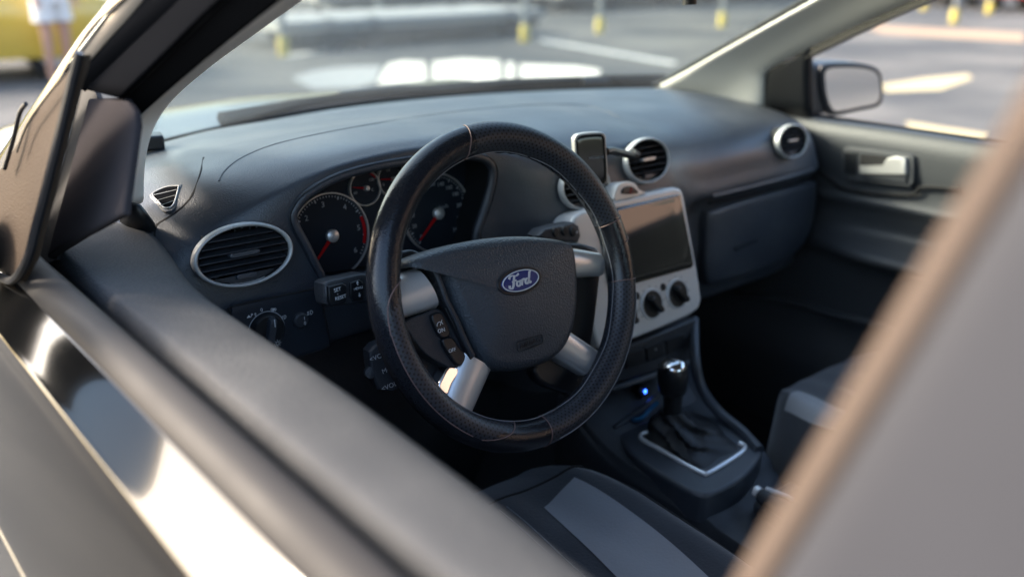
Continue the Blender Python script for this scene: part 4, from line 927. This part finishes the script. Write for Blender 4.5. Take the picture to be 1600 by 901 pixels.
# inner sail trim (grey triangle) and outer mirror base
sail = [PL(u, v, -.800) for u, v in ((135, 153), (191, 151), (206, 172), (209, 195), (200, 260), (190, 336), (130, 368), (72, 402), (93, 320), (115, 235))]
SLP = Pl(np.mean(sail, 0), (0, -1, 0), (.35, 0, 1))
st = pillow('sail_trim', SLP, [SLP.uv(u, v) for u, v in ((136, 153), (191, 151), (206, 172), (209, 195), (200, 260), (190, 334), (130, 366), (72, 402), (93, 320), (115, 235))], 'sailtrim', dd, h=.004, inset=.010, n=1, base=-.004, side=.004)
g2 = [SLP.uv(u, v) for u, v in ((122, 110), (140, 150), (118, 236), (96, 322), (76, 404), (40, 418), (52, 380), (90, 240))]
prism('sail_gap', SLP, g2, -.014, -.008, 'blackmatte', dd)
OS = Pl(PL(60, 260, -.845, .30), (0, -1, 0), (.30, 0, 1))
os_px = [(130, 84), (127, 100), (117, 130), (98, 210), (78, 290), (62, 350), (50, 400), (30, 438), (12, 436), (0, 425), (-40, 410), (-60, 330), (0, 263), (30, 215), (57, 167), (95, 120)]
osl = pillow('mirror_base', OS, [OS.uv(*p) for p in os_px], 'sailout', dd, h=.004, inset=.006, n=1, base=-.004, side=.003)
tube('base_edge', [OS.pt(*OS.uv(u, v), .004) for u, v in ((131, 84), (120, 128), (100, 212), (80, 292), (64, 352), (50, 405), (28, 438), (5, 432))], .0045, 'black', dd, smooth_n=4, k=8)
tube('base_groove', [OS.pt(*OS.uv(u, v), .008) for u, v in ((118, 118), (90, 150), (56, 198), (40, 240))], .0012, 'black', dd, smooth_n=3, k=5)
tube('base_rib', [OS.pt(*OS.uv(u, v), .009) for u, v in ((56, 165), (46, 180), (36, 220), (22, 266))], .0022, 'black', dd, smooth_n=3, k=8)
# driver's door mirror, off the left edge but seen in the paint
MD = np.array([-1.0, .15, 1.15]); mpl = Pl(MD, (1, -.25, 0), (0, 0, 1))
md_ = pillow('door_mirror', mpl, rrect(0, 0, .19, .125, .035, 6), 'black', car, h=.006, inset=.004, n=1, side=.05); md_['label'] = 'black door mirror outside the driver window'
disc('mirror_glass', mpl, rrect(0, 0, .17, .105, .028, 6), 'mirrorglass', md_, .0066)
V = []; F = []; o_ = rrect(0, 0, .19, .125, .035, 6); K = len(o_)
for (sc, h) in ((1, -.045), (1.02, -.06), (.9, -.09), (.6, -.115), (.2, -.125)):
    for q in o_: V.append(mpl.pt(*(q*sc), h))
for i in range(4):
    for j in range(K): F.append((i*K+j, i*K+(j+1) % K, (i+1)*K+(j+1) % K, (i+1)*K+j))
fm('mirror_shell', V, F, 'paint', md_)
tube('mirror_arm', [(-.96, .27, 1.06), (-.90, .27, 1.07), (-.85, .25, 1.08)], [.03, .03, .035], 'black', md_, k=10)
# driver side pillar trim inside
rA = [PW(u, v) for u, v in ((660, -140), (560, -66), (465, 0), (400, 46), (330, 96), (270, 150), (238, 200))]+[P(224, 250, x=-.655), P(222, 310, x=-.665)]
rB = [PL(u, v, -.745) for u, v in ((640, -140), (535, -66), (437, 0), (372, 50), (290, 114), (236, 160), (212, 190))]+[PL(200, 240, -.73), PL(190, 325, -.72)]
pt2 = sheet('pillar_trim', [rA, [(a_+b_)/2+np.array([.006, -.006, 0]) for a_, b_ in zip(rA, rB)], rB], 'pillartrim', car, 4, 5, thick=.004); pt2['label'] = 'pale plastic trim on the driver side windscreen pillar'
sheet('body_pillar', [[p+np.array([-.01, .03, .01]) for p in rA[:7]], [p+np.array([-.02, .03, .0]) for p in rB[:7]]], 'paintdark', car, 3, 3, thick=.004)
# dash end cap under the sail
sheet('end_cap', [[P(196, 318, x=-.70), P(218, 322, x=-.69), P(243, 352, x=-.672)], [P(190, 345, x=-.70), P(215, 360, x=-.69), P(243, 380, x=-.67)]], 'black', dash, 2, 2, thick=.006)

# ---- B pillar next to the camera
def bpill():
    A = [np.array(PL(u, v, -.80)) for u, v in ((1750, -110), (1600, 140), (1490, 325), (1375, 520), (1262, 712), (1150, 901), (1090, 1010))]
    n = len(A)
    dirb = np.array([0, -1, 0])
    rows = []
    for (dx, dy) in ((.05, .0), (.02, .004), (.004, .002), (-.004, -.005), (-.005, -.011), (-.002, -.016)):
        rows.append([a_+np.array([dx, dy, 0]) for a_ in A])
    sheet('door_frame_edge', rows, 'edge', dd, 3, 3)
    rows = [[a_+np.array([-.0005, -.016, 0]) for a_ in A], [a_+np.array([-.0035, -.032, 0]) for a_ in A], [a_+np.array([-.006, -.12, 0]) for a_ in A], [a_+np.array([-.006, -.30, 0]) for a_ in A]]
    bp_ = sheet('door_pillar', rows, 'pillarpanel', car, 3, 4, thick=.004); bp_['label'] = 'blurred grey panel behind the driver window'
mat('pillarpanel', (.040, .041, .047), .6, spec=.06, metal=.0, var=.05)
bpill()
# rear flank so the body continues behind
sheet('rear_door', [[(-.842, y, 1.05) for y in (-.71, -1.2, -1.9)], [(-.885, y, 1.01) for y in (-.71, -1.2, -1.9)], [(-.922, y, .86) for y in (-.71, -1.2, -1.9)], [(-.90, y, .3) for y in (-.71, -1.2, -1.9)]], 'paint', car, 3, 3)
sheet('rear_flank', [[(.842, y, 1.05) for y in (-.71, -1.2, -1.9)], [(.885, y, 1.01) for y in (-.71, -1.2, -1.9)], [(.922, y, .86) for y in (-.71, -1.2, -1.9)], [(.90, y, .3) for y in (-.71, -1.2, -1.9)]], 'paint', car, 3, 3)
# inside mirror foot
ivm = tube('inside_mirror', [P(1077, -30, x=.0), P(1077, -10, x=0.), P(1077, 8, x=.0)], [.012, .010, .010], 'black', car, k=10)

# ================================================================= THINGS LYING IN THE CAR
ph = thing('phone_holder', 'black magnetic phone holder with silver rim clipped to the centre air vent', 'phone holder', tuple(P(922, 290, y=.12)))
PH = Pl(P(922, 250, y=.115), (1, -.28, 0), (0, .12, 1)); inv = Matrix.Translation(-Vector(ph.location))
def under(o, root): o.data.transform(Matrix.Translation(-Vector(root.location))); o.parent = root; return o
out = cr(pxpoly(PH, [(896, 224), (898, 213), (908, 208), (936, 206), (944, 210), (946, 222), (949, 276), (946, 288), (936, 292), (912, 294), (903, 290), (900, 278)]), 4, True)
under(pillow('holder_rim', PH, out, 'satin', None, h=.003, inset=.002, n=1, side=.006), ph)
oi = out.mean(0)+(out-out.mean(0))*np.array([.90, .93]); under(pillow('holder_plate', PH, oi, 'gloss', None, h=.002, inset=.001, n=1, base=.002), ph)
text_o = textpx('writing', 'MAGNETIC', PH, 930, 246, .0050, 'dim', None, h=.0046); under(text_o, ph)
under(tube('arm', [PH.hit(948, 237)-PH.n*.004, PH.hit(960, 236)-PH.n*.01, VC.pt(-.040, .012, .010)], [.007, .006, .006], 'black', None, k=8), ph)
under(tube('clamp', [VC.pt(-.044, .016, .012), VC.pt(-.030, .012, .006)], .008, 'dashdark', None, k=8), ph)

bx0 = np.array(P(238, 235, z=1.088))
tg = box('dash_tag', (-.075, -.018, .0), (.060, .018, .022), 'black', None, .004); tg.location = tuple(bx0+np.array([-.035, .03, -.002])); tg.rotation_euler = (0, 0, R(-14)); tag(tg, 'small black box lying on the dashboard by the windscreen', 'box')

usb = thing('phone_charger', 'plug in charger glowing blue in the tray before the gear lever', 'charger', tuple(P(1008, 618, y=.13)))
CH = Pl(P(1008, 611, y=.118), (1, 0, 0), (0, .1, 1))
under(lathe('charger_body', CH.pt(0, 0, -.02), CH.n, [(.012, 0), (.012, .016), (.010, .0185), (.0001, .019)], 'black', None, n=20), usb)
under(disc('light', CH, ell(0, 0, .0028, .0034, 16), 'led', None, .0005), usb)
cb = tube('charging_cable', [P(975, 645, z=.645), P(990, 655, z=.643), P(1003, 652, z=.645), P(1015, 640, z=.65), P(1028, 628, z=.66)], .0035, 'bluecable', None, smooth_n=5, k=8); tag(cb, 'blue charging cable curled in the console tray', 'cable')
pen = tube('pen', [P(960, 668, z=.642), P(1000, 640, z=.655), P(1030, 615, z=.67)], .004, 'dash', None, k=8); tag(pen, 'black pen leaning in the console tray beside the gear lever', 'pen')

# ================================================================= BACKGROUND
# yellow car beyond the driver's wing
def ycar():
    o0 = np.array(P(60, 118, z=0)); root = thing('parked_car', 'bright yellow sports car parked behind the standing person', 'car', tuple(o0))
    L = 4.2
    # profile along local X (length), width along Y
    prof = [(-2.1, .42), (-2.08, .62), (-1.9, .80), (-1.2, .86), (-.7, .92), (-.1, 1.28), (.8, 1.30), (1.5, .98), (1.95, .90), (2.1, .75), (2.12, .40)]
    bodyp = [(-2.1, .40), (-2.1, .60), (-1.9, .78), (-1.2, .86), (-.7, .90), (.2, .92), (1.2, .94), (1.95, .88), (2.12, .72), (2.12, .38)]
    rows = []
    for (yy, f) in ((-.90, 0), (-.93, .5), (-.90, .88), (-.75, 1), (0, 1.04), (.75, 1), (.90, .88), (.93, .5), (.90, 0)):
        rows.append([(x, yy, .24+(max(z, .45)-.24)*f) for x, z in bodyp])
    b = sheet('body', rows, 'caryellow', root, 4, 4)
    sheet('cabin', [[(x*1.0, yy*.78, z*(1 if abs(yy) < .8 else .7)) for x, z in ((-.75, .88), (-.1, 1.25), (.7, 1.27), (1.5, .92))] for yy in (-.9, -.7, 0, .7, .9)], 'carglass', root, 3, 4)
    for sx in (-1.35, 1.35):
        for sy in (-.86, .86):
            wq = lathe('wheel', (sx, sy-.1*np.sign(sy), .32), (0, np.sign(sy), 0), [(.32, -.1), (.33, 0), (.33, .08), (.30, .12), (.22, .125), (.21, .10), (.0001, .10)], 'tyre', root, n=28)
            lathe('rim', (sx, sy-.1*np.sign(sy), .32), (0, np.sign(sy), 0), [(.20, .10), (.19, .118), (.05, .112), (.0001, .115)], 'satin', wq, n=20)
    for sy in (-.6, .6): box('lamp', (-2.12, sy-.15, .58), (-2.04, sy+.15, .68), 'carred', root, .02)
    root.rotation_euler = (0, 0, R(-8)); root.location = tuple(o0+np.array([-1.1, .55, 0])); return root
ycar()
def person(feet, yaw, label):
    root = thing('person', label, 'person', tuple(feet))
    Vs = [(0, 0, .93), (0, 0, 1.08), (0, .0, 1.30), (0, 0, 1.42), (0, .0, 1.50), (0, .01, 1.60), (0, .01, 1.70),
          (.09, 0, .90), (.10, .01, .50), (.10, -.01, .09), (.10, .14, .03), (-.09, 0, .90), (-.10, .03, .50), (-.11, -.02, .09), (-.11, .13, .03),
          (.19, 0, 1.38), (.24, .0, 1.10), (.23, .10, .88), (.23, .13, .80), (-.19, 0, 1.38), (-.24, 0, 1.10), (-.22, .10, .88), (-.22, .13, .80)]
    Es = [(0, 1), (1, 2), (2, 3), (3, 4), (4, 5), (5, 6), (0, 7), (7, 8), (8, 9), (9, 10), (0, 11), (11, 12), (12, 13), (13, 14), (3, 15), (15, 16), (16, 17), (17, 18), (3, 19), (19, 20), (20, 21), (21, 22)]
    rad = [.13, .11, .13, .09, .05, .085, .07, .095, .06, .04, .035, .095, .06, .04, .035, .055, .04, .028, .03, .055, .04, .028, .03]
    me = bpy.data.meshes.new('body'); me.from_pydata(Vs, Es, []); o = bpy.data.objects.new('body', me); COL.objects.link(o); o.parent = root
    md = o.modifiers.new('skin', 'SKIN'); sv = me.skin_vertices[0].data
    for i, r_ in enumerate(rad): sv[i].radius = (r_, r_*.8 if i < 4 else r_)
    sv[0].use_root = True; o.modifiers.new('s', 'SUBSURF').levels = 2; o.modifiers['s'].render_levels = 2; me.materials.append(M['skin'])
    def loft(name, rings, m):
        n = 20; V = []; F = []
        for (cx, cy, z, rx, ry) in rings:
            for j in range(n): t = 2*math.pi*j/n; V.append((cx+rx*math.cos(t), cy+ry*math.sin(t), z))
        for i in range(len(rings)-1):
            for j in range(n): F.append((i*n+j, i*n+(j+1) % n, (i+1)*n+(j+1) % n, (i+1)*n+j))
        return fm(name, V, F, m, root)
    a_ = loft('x', [(0, 0, 1.02, .16, .125), (0, 0, .93, .185, .145), (0, 0, .85, .19, .15)], 'shorts'); b_ = loft('x', [(.095, 0, .88, .10, .135), (.10, .005, .75, .105, .12), (.105, .01, .66, .11, .12)], 'shorts'); c_ = loft('x', [(-.095, 0, .88, .10, .135), (-.10, .005, .75, .105, .12), (-.105, .01, .66, .11, .12)], 'shorts')
    join('shorts', [a_, b_, c_], parent=root)
    loft('shirt', [(0, 0, .96, .185, .145), (0, 0, 1.15, .165, .13), (0, 0, 1.35, .20, .13), (0, 0, 1.45, .14, .10), (0, 0, 1.49, .07, .07)], 'shirt')
    loft('hair', [(0, -.02, 1.52, .07, .06), (0, -.02, 1.62, .10, .105), (0, -.01, 1.72, .09, .10), (0, 0, 1.77, .02, .02)], 'hair')
    root.rotation_euler = (0, 0, yaw); return root
person(P(98, 132, z=0), R(200), 'person in white shorts standing beside the yellow car')

# low grey loading platforms with yellow bollards
def platform(u0, v0, u1, v1, hgt, dep, label, posts=()):
    a_ = np.array(P(u0, v0, z=0)); b_ = np.array(P(u1, v1, z=0)); d_ = b_-a_; L = np.linalg.norm(d_); ang = math.atan2(d_[1], d_[0])
    root = thing('trailer', label, 'trailer', tuple(a_), 'flatbed trailers parked on the lot'); root.rotation_euler = (0, 0, ang)
    box('deck', (0, 0, hgt-.16), (L, dep, hgt), 'concrete', root, .02)
    box('side_rail', (-.02, -.03, hgt-.10), (L+.02, -.002, hgt-.02), 'steelgrey', root, .008)
    box('chassis_beam', (L*.04, .05, hgt-.30), (L*.98, .35, hgt-.165), 'darkgrey', root, .01)
    for x in (L*.15, L*.3, L*.85):
        for y in (.15, dep-.3): lathe('wheel', (x, y, .22), (0, -1, 0), [(.22, 0), (.22, .14), (.1, .15), (.0001, .15)], 'tyre', root, n=20)
    for x in (0.1, L*.5, L-.1): box('leg', (x-.04, .3, 0.), (x+.04, .38, hgt-.165), 'darkgrey', root, .005)
    return root
platform(450, 84, 850, 54, .42, 2.0, 'long grey flatbed trailer standing nearest beyond the windscreen')
platform(500, 30, 960, 14, .5, 2.0, 'grey flatbed trailer farther back, left of the windscreen centre')
platform(1400, 8, 1640, 20, .55, 2.0, 'grey flatbed trailer seen at the top of the passenger window')
platform(880, 22, 1290, -8, .5, 2.0, 'grey flatbed trailer at the top right of the windscreen')
def bollard(u, v, label, h=.55):
    p = np.array(P(u, v, z=0)); root = thing('bollard', label, 'bollard', tuple(p), 'yellow footed posts on the lot')
    lathe('post', (0, 0, 0), (0, 0, 1), [(.05, .25), (.05, h+.5), (.0001, h+.52)], 'steelgrey', root, n=16)
    lathe('foot', (0, 0, 0), (0, 0, 1), [(.08, 0), (.08, .22), (.05, .27), (.0001, .28)], 'yellow', root, n=16)
for u, v, lab in ((444, 88, 'grey post with yellow foot at the left end of the nearest trailer'), (593, 50, 'grey post with yellow foot left of the wheel top'), (820, 66, 'grey post with yellow foot at the right end of the nearest trailer'), (937, 52, 'thick grey post with yellow foot beyond the windscreen centre'), (1128, 42, 'grey post with yellow foot seen at the windscreen right edge'),
                  (1443, 16, 'grey post with yellow foot seen first in the passenger window'), (1490, 36, 'grey post with yellow foot nearest in the passenger window'), (1545, 22, 'grey post with yellow foot beside the red car')): bollard(u, v, lab)
def redcar():
    o0 = np.array(P(1640, 14, z=0)); root = thing('parked_car', 'red car at the far right edge of the lot', 'car', tuple(o0))
    rows = []
    bodyp = [(-2.1, .35), (-2.1, .62), (-1.8, .80), (-1.0, .88), (-.4, 1.32), (1.0, 1.36), (1.7, 1.0), (2.1, .9), (2.15, .4)]
    for yy in (-.85, -.80, 0, .80, .85): rows.append([(x, yy, z*(1 if abs(yy) < .84 else .93)) for x, z in bodyp])
    sheet('body', rows, 'carred', root, 3, 3)
    for sx in (-1.3, 1.3):
        for sy in (-.85, .85): lathe('wheel', (sx, sy, .31), (0, np.sign(sy), 0), [(.31, -.15), (.31, .02), (.2, .03), (.0001, .03)], 'tyre', root, n=20)
    return root
redcar()
# canopy ahead: seen mirrored in the bonnet
cn = thing('canopy', 'grey flat canopy roof on posts standing ahead of the car', 'canopy', (9, 24, 0))
box('roof', (2, -3, 4.4), (24, 5, 5.6), 'canopy', cn, .05)
for x in (3, 7, 12, 17, 22): box('post', (x-.2, -2.6, 0), (x+.2, -2.2, 4.38), 'steelgrey', cn, .02)

mat('render_wall', (.26, .19, .16), .85, var=.05)
bw_ = thing('building', 'pinkish rendered building behind the car, mirrored in the dark screen', 'building', (22, -16, 0))
box('wall', (-14, -4, 0), (14, 4, 9), 'render_wall', bw_, .02)
for x in (-11, -7, -3, 1, 5, 9):
    for z in (1.2, 4.6): box('window', (x-.8, 4.003, z), (x+.8, 4.05, z+1.6), 'carglass', bw_, .01)
box('roof', (-14.4, -4.4, 9.003), (14.4, 4.4, 9.4), 'concrete', bw_, .02)
bw_.rotation_euler = (0, 0, R(35))
